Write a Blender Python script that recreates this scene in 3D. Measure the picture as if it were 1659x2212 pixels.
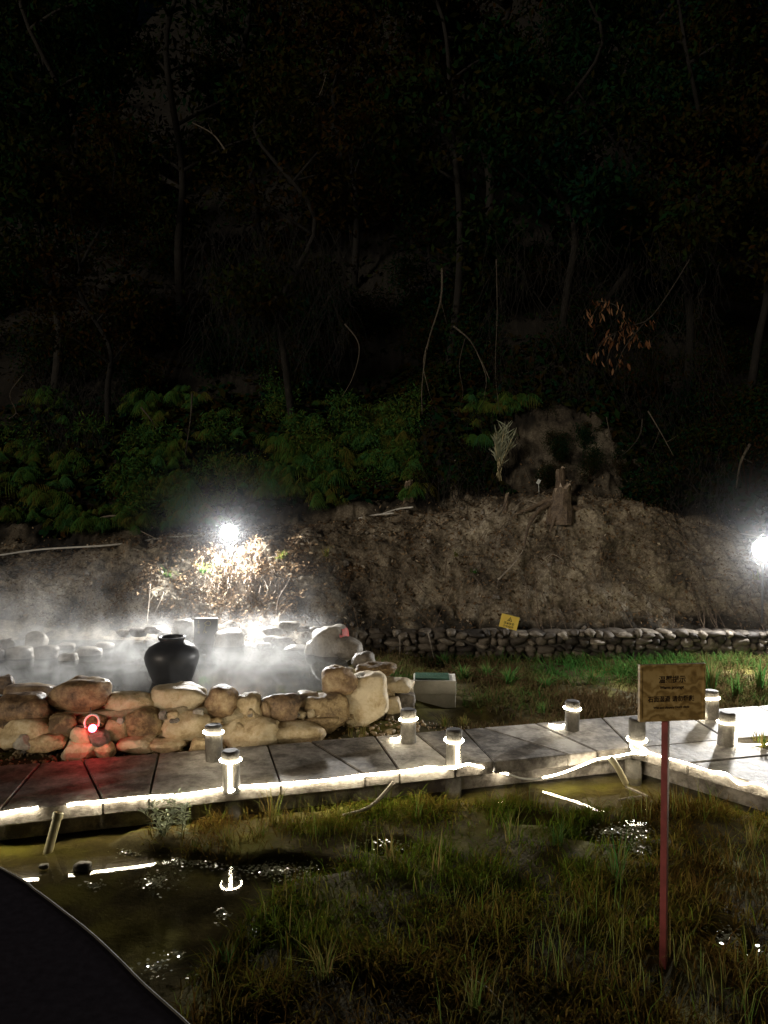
import bpy, bmesh, math, random
import numpy as np
from mathutils import Vector, Matrix, Euler

R = math.radians
scene = bpy.context.scene
for _o in list(bpy.data.objects):
    bpy.data.objects.remove(_o)
random.seed(7)
rng = np.random.default_rng(11)

# ------------------------------------------------------------------ camera, sky, sun, exposure
CAM_H, PITCH, F = 2.5, R(1.5), 1664.0           # F: focal length for a picture 1659 wide
cam_d = bpy.data.cameras.new('camera')
cam = bpy.data.objects.new('camera', cam_d)
scene.collection.objects.link(cam)
cam.location = (0, 0, CAM_H)
cam.rotation_euler = (R(90) - PITCH, 0, 0)
cam_d.sensor_fit = 'HORIZONTAL'
cam_d.sensor_width = 36.0
cam_d.lens = 36.0 * F / 1659.0
cam_d.clip_start = 0.05
cam_d.clip_end = 500
scene.camera = cam

SUN_EL, SUN_AZ = R(17), R(221)                    # faint light from behind the viewer
world = bpy.data.worlds.new('World')
scene.world = world
world.use_nodes = True
wn = world.node_tree
bg = wn.nodes['Background']
sky = wn.nodes.new('ShaderNodeTexSky')
sky.sky_type = 'NISHITA'
sky.sun_disc = False
sky.sun_elevation = SUN_EL
sky.sun_rotation = SUN_AZ
wn.links.new(sky.outputs[0], bg.inputs['Color'])
bg.inputs['Strength'].default_value = 0.0004

sun_d = bpy.data.lights.new('sun', 'SUN')
sun_d.energy = 0.86
sun_d.angle = R(11)
sun_d.color = (1.0, 0.86, 0.68)
sun = bpy.data.objects.new('sun', sun_d)
scene.collection.objects.link(sun)
_dir = Vector((math.sin(SUN_AZ) * math.cos(SUN_EL), math.cos(SUN_AZ) * math.cos(SUN_EL), math.sin(SUN_EL)))
sun.rotation_euler = _dir.to_track_quat('Z', 'Y').to_euler()

vs = scene.view_settings
vs.view_transform = 'Standard'
vs.look = 'None'
vs.exposure = 0.0
vs.gamma = 1.0
vs.use_curve_mapping = False
scene.render.engine = 'CYCLES'
cy = scene.cycles
cy.use_denoising = True
cy.max_bounces = 6
cy.diffuse_bounces = 2
cy.glossy_bounces = 3
cy.transmission_bounces = 3
cy.transparent_max_bounces = 12
cy.volume_bounces = 1
cy.sample_clamp_indirect = 3.0
cy.caustics_reflective = False
cy.caustics_refractive = False
cy.use_light_tree = True

LED_L = 52.0       # radiance of the rope lights
FLOOD_L = 2800.0   # radiance of the flood light lenses

# ------------------------------------------------------------------ helpers
COL = scene.collection
cp, sp = math.cos(PITCH), math.sin(PITCH)


def ray(u, v):
    a, b = (u - 829.5) / F, -(v - 1106.0) / F
    d = Vector((a, cp + b * sp, -sp + b * cp))
    return d


def at(u, v, z):
    d = ray(u, v)
    t = (z - CAM_H) / d.z
    return Vector((d.x * t, d.y * t, z))


def atd(u, v, y):
    d = ray(u, v)
    t = y / d.y
    return Vector((d.x * t, y, CAM_H + d.z * t))


def _hash(ix, iy, iz, seed):
    h = (ix.astype(np.int64) * 374761393 + iy.astype(np.int64) * 668265263 + iz.astype(np.int64) * 2147483647 + seed * 974634777)
    h = (h ^ (h >> 13)) * 1274126177
    h = h & 0x7fffffff
    h = (h ^ (h >> 16)) & 0xffff
    return h / 32767.5 - 1.0


def vnoise(p, seed=0):
    p = np.asarray(p, float)
    i = np.floor(p).astype(np.int64)
    f = p - i
    w = f * f * (3 - 2 * f)
    r = 0
    for dx in (0, 1):
        for dy in (0, 1):
            for dz in (0, 1):
                ww = (w[:, 0] if dx else 1 - w[:, 0]) * (w[:, 1] if dy else 1 - w[:, 1]) * (w[:, 2] if dz else 1 - w[:, 2])
                r = r + ww * _hash(i[:, 0] + dx, i[:, 1] + dy, i[:, 2] + dz, seed)
    return r


def fbm(p, scale=1.0, octaves=4, seed=0, gain=0.5):
    p = np.asarray(p, float) * scale
    a, r = 1.0, 0
    for k in range(octaves):
        r = r + a * vnoise(p, seed + k * 17)
        p = p * 2.03 + 5.1
        a *= gain
    return r


def mesh_np(name, V, faces_list):
    """V: n x 3; faces_list: list of int arrays (m x k)"""
    me = bpy.data.meshes.new(name)
    V = np.asarray(V, np.float32)
    me.vertices.add(len(V))
    me.vertices.foreach_set('co', V.ravel())
    loops = np.concatenate([f.ravel() for f in faces_list]).astype(np.int32)
    sizes = np.concatenate([np.full(len(f), f.shape[1]) for f in faces_list]).astype(np.int32)
    starts = np.concatenate([[0], np.cumsum(sizes)[:-1]]).astype(np.int32)
    me.loops.add(len(loops))
    me.loops.foreach_set('vertex_index', loops)
    me.polygons.add(len(sizes))
    me.polygons.foreach_set('loop_start', starts)
    me.polygons.foreach_set('loop_total', sizes)
    me.update(calc_edges=True)
    me.validate()
    return me


def tint(me, vals):
    a = me.attributes.new('tint', 'FLOAT', 'POINT')
    a.data.foreach_set('value', np.asarray(vals, np.float32))


def smooth(me):
    me.polygons.foreach_set('use_smooth', [True] * len(me.polygons))


def link(name, me, mat=None, parent=None, loc=None):
    o = bpy.data.objects.new(name, me)
    COL.objects.link(o)
    if mat is not None and me is not None and hasattr(me, 'materials') and len(me.materials) == 0:
        me.materials.append(mat)
    if parent is not None:
        o.parent = parent
    if loc is not None:
        o.location = loc
    return o


def meta(o, label=None, cat=None, group=None, kind=None):
    if label: o['label'] = label
    if cat: o['category'] = cat
    if group: o['group'] = group
    if kind: o['kind'] = kind
    return o


def empty(name, loc=(0, 0, 0), rz=0.0):
    o = bpy.data.objects.new(name, None)
    COL.objects.link(o)
    o.location = loc
    o.rotation_euler = (0, 0, rz)
    return o


class MB:
    def __init__(self):
        self.v, self.f, self.t = [], [], []

    def add(self, vs_, fs_, tv=0.5):
        n = len(self.v)
        self.v += [tuple(p) for p in vs_]
        self.t += [tv] * len(vs_)
        self.f += [tuple(i + n for i in f) for f in fs_]

    def tube(self, pts, radii, sides=6, cap=True, tv=0.5):
        pts = [Vector(p) for p in pts]
        if not hasattr(radii, '__len__'):
            radii = [radii] * len(pts)
        rings, ref = [], None
        for i, p in enumerate(pts):
            a = pts[min(i + 1, len(pts) - 1)] - pts[max(i - 1, 0)]
            if a.length < 1e-9: a = Vector((0, 0, 1))
            a.normalize()
            if ref is None:
                ref = a.orthogonal().normalized()
            ref = (ref - a * ref.dot(a))
            if ref.length < 1e-6: ref = a.orthogonal()
            ref.normalize()
            b = a.cross(ref)
            rings.append([p + (ref * math.cos(2 * math.pi * k / sides) + b * math.sin(2 * math.pi * k / sides)) * radii[i] for k in range(sides)])
        n = len(self.v)
        for r_ in rings:
            self.v += [tuple(q) for q in r_]
        self.t += [tv] * (len(rings) * sides)
        for i in range(len(rings) - 1):
            for k in range(sides):
                k2 = (k + 1) % sides
                self.f.append((n + i * sides + k, n + i * sides + k2, n + (i + 1) * sides + k2, n + (i + 1) * sides + k))
        if cap:
            self.f.append(tuple(n + k for k in reversed(range(sides))))
            self.f.append(tuple(n + (len(rings) - 1) * sides + k for k in range(sides)))

    def box(self, lo, hi, M=None, tv=0.5):
        P = [Vector((x, y, z)) for z in (lo[2], hi[2]) for y in (lo[1], hi[1]) for x in (lo[0], hi[0])]
        if M is not None: P = [M @ p for p in P]
        self.add(P, [(0, 2, 3, 1), (4, 5, 7, 6), (0, 1, 5, 4), (1, 3, 7, 5), (3, 2, 6, 7), (2, 0, 4, 6)], tv)

    def lathe(self, prof, sides=24, M=None, closed_top=True, closed_bot=True):
        n = len(self.v)
        for (r_, z) in prof:
            for k in range(sides):
                a = 2 * math.pi * k / sides
                p = Vector((r_ * math.cos(a), r_ * math.sin(a), z))
                self.v.append(tuple(M @ p if M is not None else p))
                self.t.append(0.5)
        for i in range(len(prof) - 1):
            for k in range(sides):
                k2 = (k + 1) % sides
                self.f.append((n + i * sides + k, n + i * sides + k2, n + (i + 1) * sides + k2, n + (i + 1) * sides + k))
        if closed_bot: self.f.append(tuple(n + k for k in reversed(range(sides))))
        if closed_top: self.f.append(tuple(n + (len(prof) - 1) * sides + k for k in range(sides)))

    def mesh(self, name, sm=False, tinted=False):
        me = bpy.data.meshes.new(name)
        me.from_pydata(self.v, [], self.f)
        if tinted: tint(me, self.t)
        if sm: smooth(me)
        me.update()
        return me

    def build(self, name, mat, parent=None, loc=None, sm=False, bevel=0.0, tinted=False):
        me = self.mesh(name, sm, tinted)
        if bevel:
            bm = bmesh.new(); bm.from_mesh(me)
            bmesh.ops.bevel(bm, geom=list(bm.edges), offset=bevel, segments=2, affect='EDGES', profile=0.6)
            bm.to_mesh(me); bm.free()
        return link(name, me, mat, parent, loc)


def spline(pts, n=8):
    """Catmull-Rom through pts"""
    pts = [Vector(p) for p in pts]
    out = []
    for i in range(len(pts) - 1):
        p0, p1, p2, p3 = pts[max(i - 1, 0)], pts[i], pts[i + 1], pts[min(i + 2, len(pts) - 1)]
        for k in range(n):
            t = k / n
            out.append(0.5 * ((2 * p1) + (p2 - p0) * t + (2 * p0 - 5 * p1 + 4 * p2 - p3) * t * t + (3 * p1 - p0 - 3 * p2 + p3) * t ** 3))
    out.append(pts[-1])
    return out


# ------------------------------------------------------------------ materials
def new_mat(name):
    m = bpy.data.materials.new(name)
    m.use_nodes = True
    nt = m.node_tree
    return m, nt, nt.nodes['Principled BSDF']


def N(nt, typ, **kw):
    n = nt.nodes.new(typ)
    for k, v in kw.items():
        if k.startswith('i_'):
            n.inputs[k[2:].replace('_', ' ')].default_value = v
        else:
            setattr(n, k, v)
    return n


def ramp(nt, stops):
    n = nt.nodes.new('ShaderNodeValToRGB')
    cr = n.color_ramp
    while len(cr.elements) < len(stops): cr.elements.new(0.5)
    for e, (p, c) in zip(cr.elements, stops):
        e.position = p
        e.color = (*c, 1)
    return n


def rock_mat(name, stops, scale=6.0, rough=0.75, bump=0.35, rand=0.35, coord='Object', moss=None, fine=40.0, finew=0.45):
    m, nt, b = new_mat(name)
    L = nt.links.new
    tc = N(nt, 'ShaderNodeTexCoord')
    oi = N(nt, 'ShaderNodeObjectInfo')
    off = N(nt, 'ShaderNodeVectorMath', operation='SCALE')
    cmb = N(nt, 'ShaderNodeCombineXYZ')
    for k in range(3): L(oi.outputs['Random'], cmb.inputs[k])
    L(cmb.outputs[0], off.inputs[0]); off.inputs['Scale'].default_value = 37.0
    add = N(nt, 'ShaderNodeVectorMath', operation='ADD')
    L(tc.outputs[coord], add.inputs[0]); L(off.outputs[0], add.inputs[1])
    n1 = N(nt, 'ShaderNodeTexNoise', i_Scale=scale, i_Detail=6.0, i_Roughness=0.62)
    L(add.outputs[0], n1.inputs['Vector'])
    n2 = N(nt, 'ShaderNodeTexNoise', i_Scale=fine, i_Detail=5.0, i_Roughness=0.7)
    L(add.outputs[0], n2.inputs['Vector'])
    mx = N(nt, 'ShaderNodeMath', operation='MULTIPLY_ADD')
    L(oi.outputs['Random'], mx.inputs[0]); mx.inputs[1].default_value = rand; L(n1.outputs['Fac'], mx.inputs[2])
    mx1 = N(nt, 'ShaderNodeMath', operation='MULTIPLY_ADD')
    L(n2.outputs['Fac'], mx1.inputs[0]); mx1.inputs[1].default_value = finew; L(mx.outputs[0], mx1.inputs[2])
    mx2 = N(nt, 'ShaderNodeMath', operation='SUBTRACT')
    L(mx1.outputs[0], mx2.inputs[0]); mx2.inputs[1].default_value = rand / 2 + finew / 2
    cr = ramp(nt, stops)
    L(mx2.outputs[0], cr.inputs[0])
    col = cr.outputs[0]
    if moss is not None:
        nm = N(nt, 'ShaderNodeTexNoise', i_Scale=scale * 0.7, i_Detail=7.0)
        L(tc.outputs[coord], nm.inputs['Vector'])
        rm = ramp(nt, [(0.5, (0, 0, 0)), (0.62, (1, 1, 1))])
        L(nm.outputs['Fac'], rm.inputs[0])
        mm = N(nt, 'ShaderNodeMixRGB'); mm.inputs[2].default_value = (*moss, 1)
        L(rm.outputs[0], mm.inputs[0]); L(col, mm.inputs[1])
        col = mm.outputs[0]
    L(col, b.inputs['Base Color'])
    b.inputs['Roughness'].default_value = rough
    h = N(nt, 'ShaderNodeMath', operation='MULTIPLY_ADD')
    L(n2.outputs['Fac'], h.inputs[0]); h.inputs[1].default_value = 0.4; L(n1.outputs['Fac'], h.inputs[2])
    bp = N(nt, 'ShaderNodeBump', i_Strength=bump, i_Distance=0.03)
    L(h.outputs[0], bp.inputs['Height'])
    L(bp.outputs[0], b.inputs['Normal'])
    return m


def leaf_mat(name, stops, rough=0.5, trans=0.25, rand=0.25, spec=0.0):
    m, nt, b = new_mat(name)
    L = nt.links.new
    oi = N(nt, 'ShaderNodeObjectInfo')
    at_ = N(nt, 'ShaderNodeAttribute', attribute_name='tint')
    mx = N(nt, 'ShaderNodeMath', operation='MULTIPLY_ADD')
    L(oi.outputs['Random'], mx.inputs[0]); mx.inputs[1].default_value = rand
    L(at_.outputs['Fac'], mx.inputs[2])
    mx2 = N(nt, 'ShaderNodeMath', operation='SUBTRACT'); L(mx.outputs[0], mx2.inputs[0]); mx2.inputs[1].default_value = rand / 2
    cr = ramp(nt, stops)
    L(mx2.outputs[0], cr.inputs[0])
    L(cr.outputs[0], b.inputs['Base Color'])
    b.inputs['Roughness'].default_value = rough
    b.inputs['Specular IOR Level'].default_value = spec
    if trans > 0:
        tr = N(nt, 'ShaderNodeBsdfTranslucent')
        L(cr.outputs[0], tr.inputs[0])
        ms = N(nt, 'ShaderNodeMixShader'); ms.inputs[0].default_value = trans
        L(b.outputs[0], ms.inputs[1]); L(tr.outputs[0], ms.inputs[2])
        L(ms.outputs[0], nt.nodes['Material Output'].inputs['Surface'])
    return m


def flat_mat(name, c, rough=0.6, metal=0.0, vary=0.25, scale=8.0, bump=0.1):
    m, nt, b = new_mat(name)
    L = nt.links.new
    tc = N(nt, 'ShaderNodeTexCoord')
    n1 = N(nt, 'ShaderNodeTexNoise', i_Scale=scale, i_Detail=5.0)
    L(tc.outputs['Object'], n1.inputs['Vector'])
    cr = ramp(nt, [(0.25, tuple(x * (1 - vary) for x in c)), (0.75, tuple(min(1, x * (1 + vary)) for x in c))])
    L(n1.outputs['Fac'], cr.inputs[0]); L(cr.outputs[0], b.inputs['Base Color'])
    b.inputs['Roughness'].default_value = rough
    b.inputs['Metallic'].default_value = metal
    bp = N(nt, 'ShaderNodeBump', i_Strength=bump, i_Distance=0.01)
    L(n1.outputs['Fac'], bp.inputs['Height']); L(bp.outputs[0], b.inputs['Normal'])
    return m


def emit_mat(name, c, s):
    m = bpy.data.materials.new(name); m.use_nodes = True
    nt = m.node_tree; nt.nodes.clear()
    e = N(nt, 'ShaderNodeEmission'); e.inputs[0].default_value = (*c, 1); e.inputs[1].default_value = s
    o = N(nt, 'ShaderNodeOutputMaterial'); nt.links.new(e.outputs[0], o.inputs['Surface'])
    return m


def water_mat(name, rough, bump_scale, bump, body=None, body_mix=0.5):
    m = bpy.data.materials.new(name); m.use_nodes = True
    nt = m.node_tree; nt.nodes.clear(); L = nt.links.new
    tc = N(nt, 'ShaderNodeTexCoord')
    n1 = N(nt, 'ShaderNodeTexNoise', i_Scale=bump_scale, i_Detail=3.0)
    L(tc.outputs['Object'], n1.inputs['Vector'])
    bp = N(nt, 'ShaderNodeBump', i_Strength=bump, i_Distance=0.01)
    L(n1.outputs['Fac'], bp.inputs['Height'])
    fr = N(nt, 'ShaderNodeFresnel')
    geo = N(nt, 'ShaderNodeNewGeometry')          # a thin sheet: the same index from either side
    ior = N(nt, 'ShaderNodeMapRange'); ior.inputs['To Min'].default_value = 1.33; ior.inputs['To Max'].default_value = 1 / 1.33
    L(geo.outputs['Backfacing'], ior.inputs['Value']); L(ior.outputs[0], fr.inputs['IOR'])
    L(bp.outputs[0], fr.inputs['Normal'])
    g = N(nt, 'ShaderNodeBsdfGlossy'); g.inputs['Roughness'].default_value = rough
    L(bp.outputs[0], g.inputs['Normal'])
    t = N(nt, 'ShaderNodeBsdfTransparent'); t.inputs[0].default_value = (0.9, 0.88, 0.76, 1)
    under = t.outputs[0]
    if body is not None:
        d = N(nt, 'ShaderNodeBsdfDiffuse'); d.inputs[0].default_value = (*body, 1)
        mb = N(nt, 'ShaderNodeMixShader'); mb.inputs[0].default_value = body_mix
        L(t.outputs[0], mb.inputs[1]); L(d.outputs[0], mb.inputs[2]); under = mb.outputs[0]
    ms = N(nt, 'ShaderNodeMixShader')
    L(fr.outputs[0], ms.inputs[0]); L(under, ms.inputs[1]); L(g.outputs[0], ms.inputs[2])
    o = N(nt, 'ShaderNodeOutputMaterial'); L(ms.outputs[0], o.inputs['Surface'])
    return m


M = {}
M['soil'] = rock_mat('bank_soil', [(0.32, (0.055, 0.044, 0.032)), (0.45, (0.15, 0.123, 0.088)), (0.56, (0.235, 0.198, 0.145)), (0.7, (0.43, 0.38, 0.29))],
                     scale=1.7, rough=0.95, bump=1.0, rand=0.0, fine=30.0, finew=0.8)
_nt = M['soil'].node_tree; _b = _nt.nodes['Principled BSDF']
_src = _b.inputs['Base Color'].links[0].from_socket
_at = N(_nt, 'ShaderNodeAttribute', attribute_name='cover_shade')
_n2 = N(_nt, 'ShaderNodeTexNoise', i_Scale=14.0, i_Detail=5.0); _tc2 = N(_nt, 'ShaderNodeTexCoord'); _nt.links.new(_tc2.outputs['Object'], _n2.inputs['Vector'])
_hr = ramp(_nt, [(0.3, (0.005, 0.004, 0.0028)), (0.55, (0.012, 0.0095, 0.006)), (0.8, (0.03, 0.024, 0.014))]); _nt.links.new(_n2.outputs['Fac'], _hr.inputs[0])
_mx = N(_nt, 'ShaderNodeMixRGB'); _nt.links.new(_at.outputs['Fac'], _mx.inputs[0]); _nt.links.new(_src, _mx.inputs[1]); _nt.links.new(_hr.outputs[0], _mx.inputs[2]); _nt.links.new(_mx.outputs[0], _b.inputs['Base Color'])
M['mud'] = rock_mat('marsh_mud', [(0.3, (0.03, 0.024, 0.010)), (0.55, (0.07, 0.056, 0.022)), (0.8, (0.13, 0.108, 0.04))], scale=2.2, rough=0.75, bump=0.6, rand=0.0,
                    moss=(0.12, 0.11, 0.024), fine=25.0)
M['mud'].node_tree.nodes['Principled BSDF'].inputs['Specular IOR Level'].default_value = 0.08
M['mud'].node_tree.nodes['Principled BSDF'].inputs['Roughness'].default_value = 0.95
M['boulder'] = rock_mat('boulder_stone', [(0.24, (0.12, 0.075, 0.035)), (0.40, (0.34, 0.24, 0.12)), (0.54, (0.52, 0.4, 0.23)), (0.74, (0.68, 0.57, 0.39))],
                        scale=7.5, rough=0.6, bump=0.7, rand=0.36, fine=34.0)
M['boulder_dark'] = rock_mat('boulder_brown', [(0.27, (0.07, 0.042, 0.024)), (0.45, (0.24, 0.15, 0.08)), (0.6, (0.4, 0.28, 0.15)), (0.76, (0.56, 0.44, 0.27))], scale=8, rough=0.5, bump=0.7, rand=0.24, fine=36.0)
M['boulder_grey'] = rock_mat('boulder_grey', [(0.25, (0.10, 0.085, 0.07)), (0.5, (0.27, 0.24, 0.2)), (0.78, (0.48, 0.44, 0.38))], scale=8, rough=0.5, bump=0.6, rand=0.36, fine=40.0)
M['wall_stone'] = rock_mat('river_stone', [(0.2, (0.025, 0.02, 0.016)), (0.5, (0.085, 0.07, 0.055)), (0.8, (0.16, 0.135, 0.105)), (0.97, (0.36, 0.31, 0.25))], scale=3, rough=0.7, bump=0.3, rand=0.75, fine=50.0)
M['mortar'] = rock_mat('mortar', [(0.25, (0.24, 0.185, 0.11)), (0.6, (0.45, 0.37, 0.24)), (0.85, (0.58, 0.5, 0.36))], scale=9, rough=0.9, bump=0.6, rand=0.0, fine=60.0)
M['dark_mortar'] = rock_mat('dark_mortar', [(0.3, (0.03, 0.027, 0.022)), (0.8, (0.1, 0.09, 0.075))], scale=9, rough=0.95, bump=0.5, rand=0.0)
M['slab'] = rock_mat('walkway_concrete', [(0.34, (0.075, 0.064, 0.054)), (0.45, (0.16, 0.141, 0.12)), (0.55, (0.24, 0.215, 0.186)), (0.68, (0.36, 0.328, 0.286))], scale=5.0, rough=0.62, bump=0.5, rand=0.22, fine=22.0, coord='Object')
M['slab'].node_tree.nodes['Principled BSDF'].inputs['Specular IOR Level'].default_value = 0.22
M['concrete'] = rock_mat('block_concrete', [(0.25, (0.36, 0.34, 0.28)), (0.6, (0.52, 0.49, 0.42)), (0.85, (0.62, 0.59, 0.52))], scale=5, rough=0.8, bump=0.15, rand=0.1, fine=60)
M['post'] = rock_mat('bollard_concrete', [(0.25, (0.04, 0.034, 0.026)), (0.55, (0.1, 0.088, 0.07)), (0.8, (0.2, 0.18, 0.15))], scale=9, rough=0.7, bump=0.5, rand=0.25, fine=60)
M['post_top'] = flat_mat('bollard_cap', (0.06, 0.052, 0.045), rough=0.7, vary=0.4, scale=20)
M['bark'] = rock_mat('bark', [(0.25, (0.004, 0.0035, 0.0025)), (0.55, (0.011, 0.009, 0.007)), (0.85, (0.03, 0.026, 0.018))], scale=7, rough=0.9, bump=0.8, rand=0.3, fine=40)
M['pale_bark'] = rock_mat('pale_bark', [(0.25, (0.16, 0.13, 0.1)), (0.6, (0.32, 0.27, 0.21)), (0.85, (0.48, 0.42, 0.34))], scale=9, rough=0.85, bump=0.5, rand=0.2, fine=40)
M['vine_bark'] = rock_mat('vine_bark', [(0.25, (0.03, 0.025, 0.019)), (0.6, (0.08, 0.066, 0.05)), (0.85, (0.16, 0.135, 0.1))], scale=9, rough=0.9, bump=0.5, rand=0.5)
M['cut_wood'] = flat_mat('cut_wood', (0.5, 0.4, 0.3), rough=0.8, vary=0.3, scale=30)
M['wood_root'] = rock_mat('root_bark', [(0.25, (0.06, 0.042, 0.03)), (0.55, (0.17, 0.125, 0.085)), (0.85, (0.34, 0.265, 0.19))], scale=10, rough=0.85, bump=0.6, rand=0.3)
M['jar'] = flat_mat('black_glaze', (0.012, 0.012, 0.015), rough=0.42, vary=0.5, scale=12, bump=0.25)
M['white_pipe'] = flat_mat('white_pipe', (0.7, 0.69, 0.65), rough=0.4, vary=0.1)
M['pale_pipe'] = flat_mat('pale_pipe', (0.52, 0.46, 0.28), rough=0.45, vary=0.2)
M['hose_white'] = flat_mat('hose_white', (0.75, 0.72, 0.7), rough=0.35, vary=0.05)
M['dark_metal'] = flat_mat('dark_metal', (0.04, 0.04, 0.042), rough=0.45, vary=0.2, metal=0.3)
M['red_post'] = flat_mat('red_post', (0.27, 0.06, 0.055), rough=0.5, vary=0.35, scale=14)
M['brown_paint'] = flat_mat('brown_paint', (0.11, 0.055, 0.03), rough=0.6, vary=0.3)
M['yellow'] = flat_mat('yellow_plate', (0.9, 0.67, 0.11), rough=0.35, vary=0.08)
M['ink'] = flat_mat('black_ink', (0.02, 0.015, 0.012), rough=0.6, vary=0.1)
M['brown_ink'] = flat_mat('brown_ink', (0.035, 0.018, 0.008), rough=0.6, vary=0.25)
M['slate'] = flat_mat('dark_slate', (0.07, 0.068, 0.062), rough=0.5, vary=0.35, scale=10)
M['gold'] = flat_mat('faded_gold', (0.34, 0.29, 0.13), rough=0.5, vary=0.2)
M['green_plate'] = flat_mat('green_plate', (0.045, 0.10, 0.07), rough=0.18, vary=0.3)
M['red_paint'] = flat_mat('red_paint', (0.55, 0.09, 0.07), rough=0.6, vary=0.3)
M['white_card'] = flat_mat('white_card', (0.85, 0.9, 0.88), rough=0.3, vary=0.03)
M['terrace'] = flat_mat('terrace_dark', (0.024, 0.021, 0.026), rough=0.95, vary=0.25, scale=30)
M['terrace'].node_tree.nodes['Principled BSDF'].inputs['Specular IOR Level'].default_value = 0.0
M['terrace_rim'] = flat_mat('terrace_rim', (0.10, 0.092, 0.075), rough=0.7, vary=0.6, scale=9)
M['led'] = emit_mat('rope_light', (1.0, 0.9, 0.68), LED_L)
M['led_off'] = flat_mat('rope_unlit', (0.7, 0.7, 0.66), rough=0.3, vary=0.05)
M['flood'] = emit_mat('flood_lens', (1.0, 0.98, 0.94), FLOOD_L)
M['red_lens'] = emit_mat('red_lens', (1.0, 0.025, 0.04), 58.0)
M['grass'] = leaf_mat('marsh_grass', [(0.0, (0.085, 0.045, 0.012)), (0.35, (0.125, 0.082, 0.018)), (0.65, (0.12, 0.1, 0.016)), (1.0, (0.08, 0.12, 0.012))], rough=0.6, trans=0.42, rand=0.0)
M['green_grass'] = leaf_mat('green_grass', [(0.0, (0.16, 0.12, 0.05)), (0.4, (0.07, 0.13, 0.03)), (1.0, (0.05, 0.15, 0.035))], rough=0.4, trans=0.3, rand=0.2)
M['weed'] = leaf_mat('weed_leaf', [(0.0, (0.09, 0.06, 0.028)), (0.35, (0.08, 0.075, 0.025)), (0.7, (0.05, 0.10, 0.022)), (1.0, (0.045, 0.13, 0.028))], rough=0.5, trans=0.3, rand=0.0)
M['pale_grass'] = leaf_mat('pale_grass', [(0.0, (0.24, 0.155, 0.055)), (0.5, (0.19, 0.175, 0.05)), (1.0, (0.10, 0.17, 0.03))], rough=0.45, trans=0.3, rand=0.3)
M['fern'] = leaf_mat('fern_leaf', [(0.0, (0.13, 0.12, 0.03)), (0.3, (0.095, 0.135, 0.028)), (0.65, (0.06, 0.145, 0.03)), (1.0, (0.045, 0.13, 0.05))], rough=0.5, trans=0.25, rand=0.5)
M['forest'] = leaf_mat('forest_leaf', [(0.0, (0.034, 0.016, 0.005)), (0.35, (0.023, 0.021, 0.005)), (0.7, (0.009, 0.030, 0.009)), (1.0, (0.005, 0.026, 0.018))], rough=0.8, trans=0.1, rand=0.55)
M['dry_leaf'] = leaf_mat('dry_leaf', [(0.0, (0.09, 0.04, 0.02)), (0.5, (0.19, 0.09, 0.045)), (1.0, (0.33, 0.19, 0.11))], rough=0.6, trans=0.2, rand=0.1)
M['litter'] = leaf_mat('leaf_litter', [(0.0, (0.06, 0.038, 0.022)), (0.5, (0.2, 0.13, 0.075)), (0.85, (0.36, 0.27, 0.17)), (1.0, (0.55, 0.48, 0.38))], rough=0.7, trans=0.1, rand=0.0)
M['silver_leaf'] = leaf_mat('pale_leaf', [(0.0, (0.26, 0.28, 0.18)), (1.0, (0.48, 0.52, 0.4))], rough=0.5, trans=0.2, rand=0.2)
M['glint_flakes'] = leaf_mat('glint_flakes', [(0.0, (0.2, 0.19, 0.12)), (1.0, (0.3, 0.3, 0.2))], rough=0.06, trans=0.0, rand=0.0)
M['glint_flakes'].node_tree.nodes['Principled BSDF'].inputs['Specular IOR Level'].default_value = 0.9
M['marsh_water'] = water_mat('marsh_water', 0.025, 7.0, 0.04)
M['pool_water'] = water_mat('pool_water', 0.03, 9.0, 0.06, (0.1, 0.105, 0.1), 0.75)

# sign board: yellow-brown wood with swirling grain
_m, _nt, _b = new_mat('board_wood')
_tc = N(_nt, 'ShaderNodeTexCoord')
_w = N(_nt, 'ShaderNodeTexWave', wave_type='BANDS', bands_direction='Z'); _w.inputs['Scale'].default_value = 5; _w.inputs['Distortion'].default_value = 22; _w.inputs['Detail'].default_value = 5; _w.inputs['Detail Scale'].default_value = 1.4
_n = N(_nt, 'ShaderNodeTexNoise', i_Scale=7.0, i_Detail=5.0)
_nt.links.new(_tc.outputs['Object'], _w.inputs['Vector']); _nt.links.new(_tc.outputs['Object'], _n.inputs['Vector'])
_a = N(_nt, 'ShaderNodeMath', operation='MULTIPLY_ADD'); _nt.links.new(_w.outputs['Fac'], _a.inputs[0]); _a.inputs[1].default_value = 0.38; _nt.links.new(_n.outputs['Fac'], _a.inputs[2])
_r = ramp(_nt, [(0.35, (0.2, 0.125, 0.04)), (0.65, (0.42, 0.28, 0.10)), (0.95, (0.58, 0.42, 0.18))])
_nt.links.new(_a.outputs[0], _r.inputs[0]); _nt.links.new(_r.outputs[0], _b.inputs['Base Color']); _b.inputs['Roughness'].default_value = 0.5
M['board'] = _m

# ------------------------------------------------------------------ terrain shape
_cx = [-40, -10, -6.1, -4.2, -2.6, -1.3, 0.5, 2.0, 3.0, 4.06, 4.6, 5.1, 6.1, 9, 40]
_cz = [1.4, 1.42, 1.5, 1.62, 1.74, 1.8, 2.0, 2.3, 2.42, 2.33, 2.15, 1.8, 1.55, 1.5, 1.5]
_cyx = [-40, -6, -3.2, -1.7, -0.8, 0.8, 2.5, 4.5, 6, 40]
_cyy = [12.0, 12.0, 11.9, 11.75, 12.1, 12.35, 12.25, 12.2, 12.2, 12.2]


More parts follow.
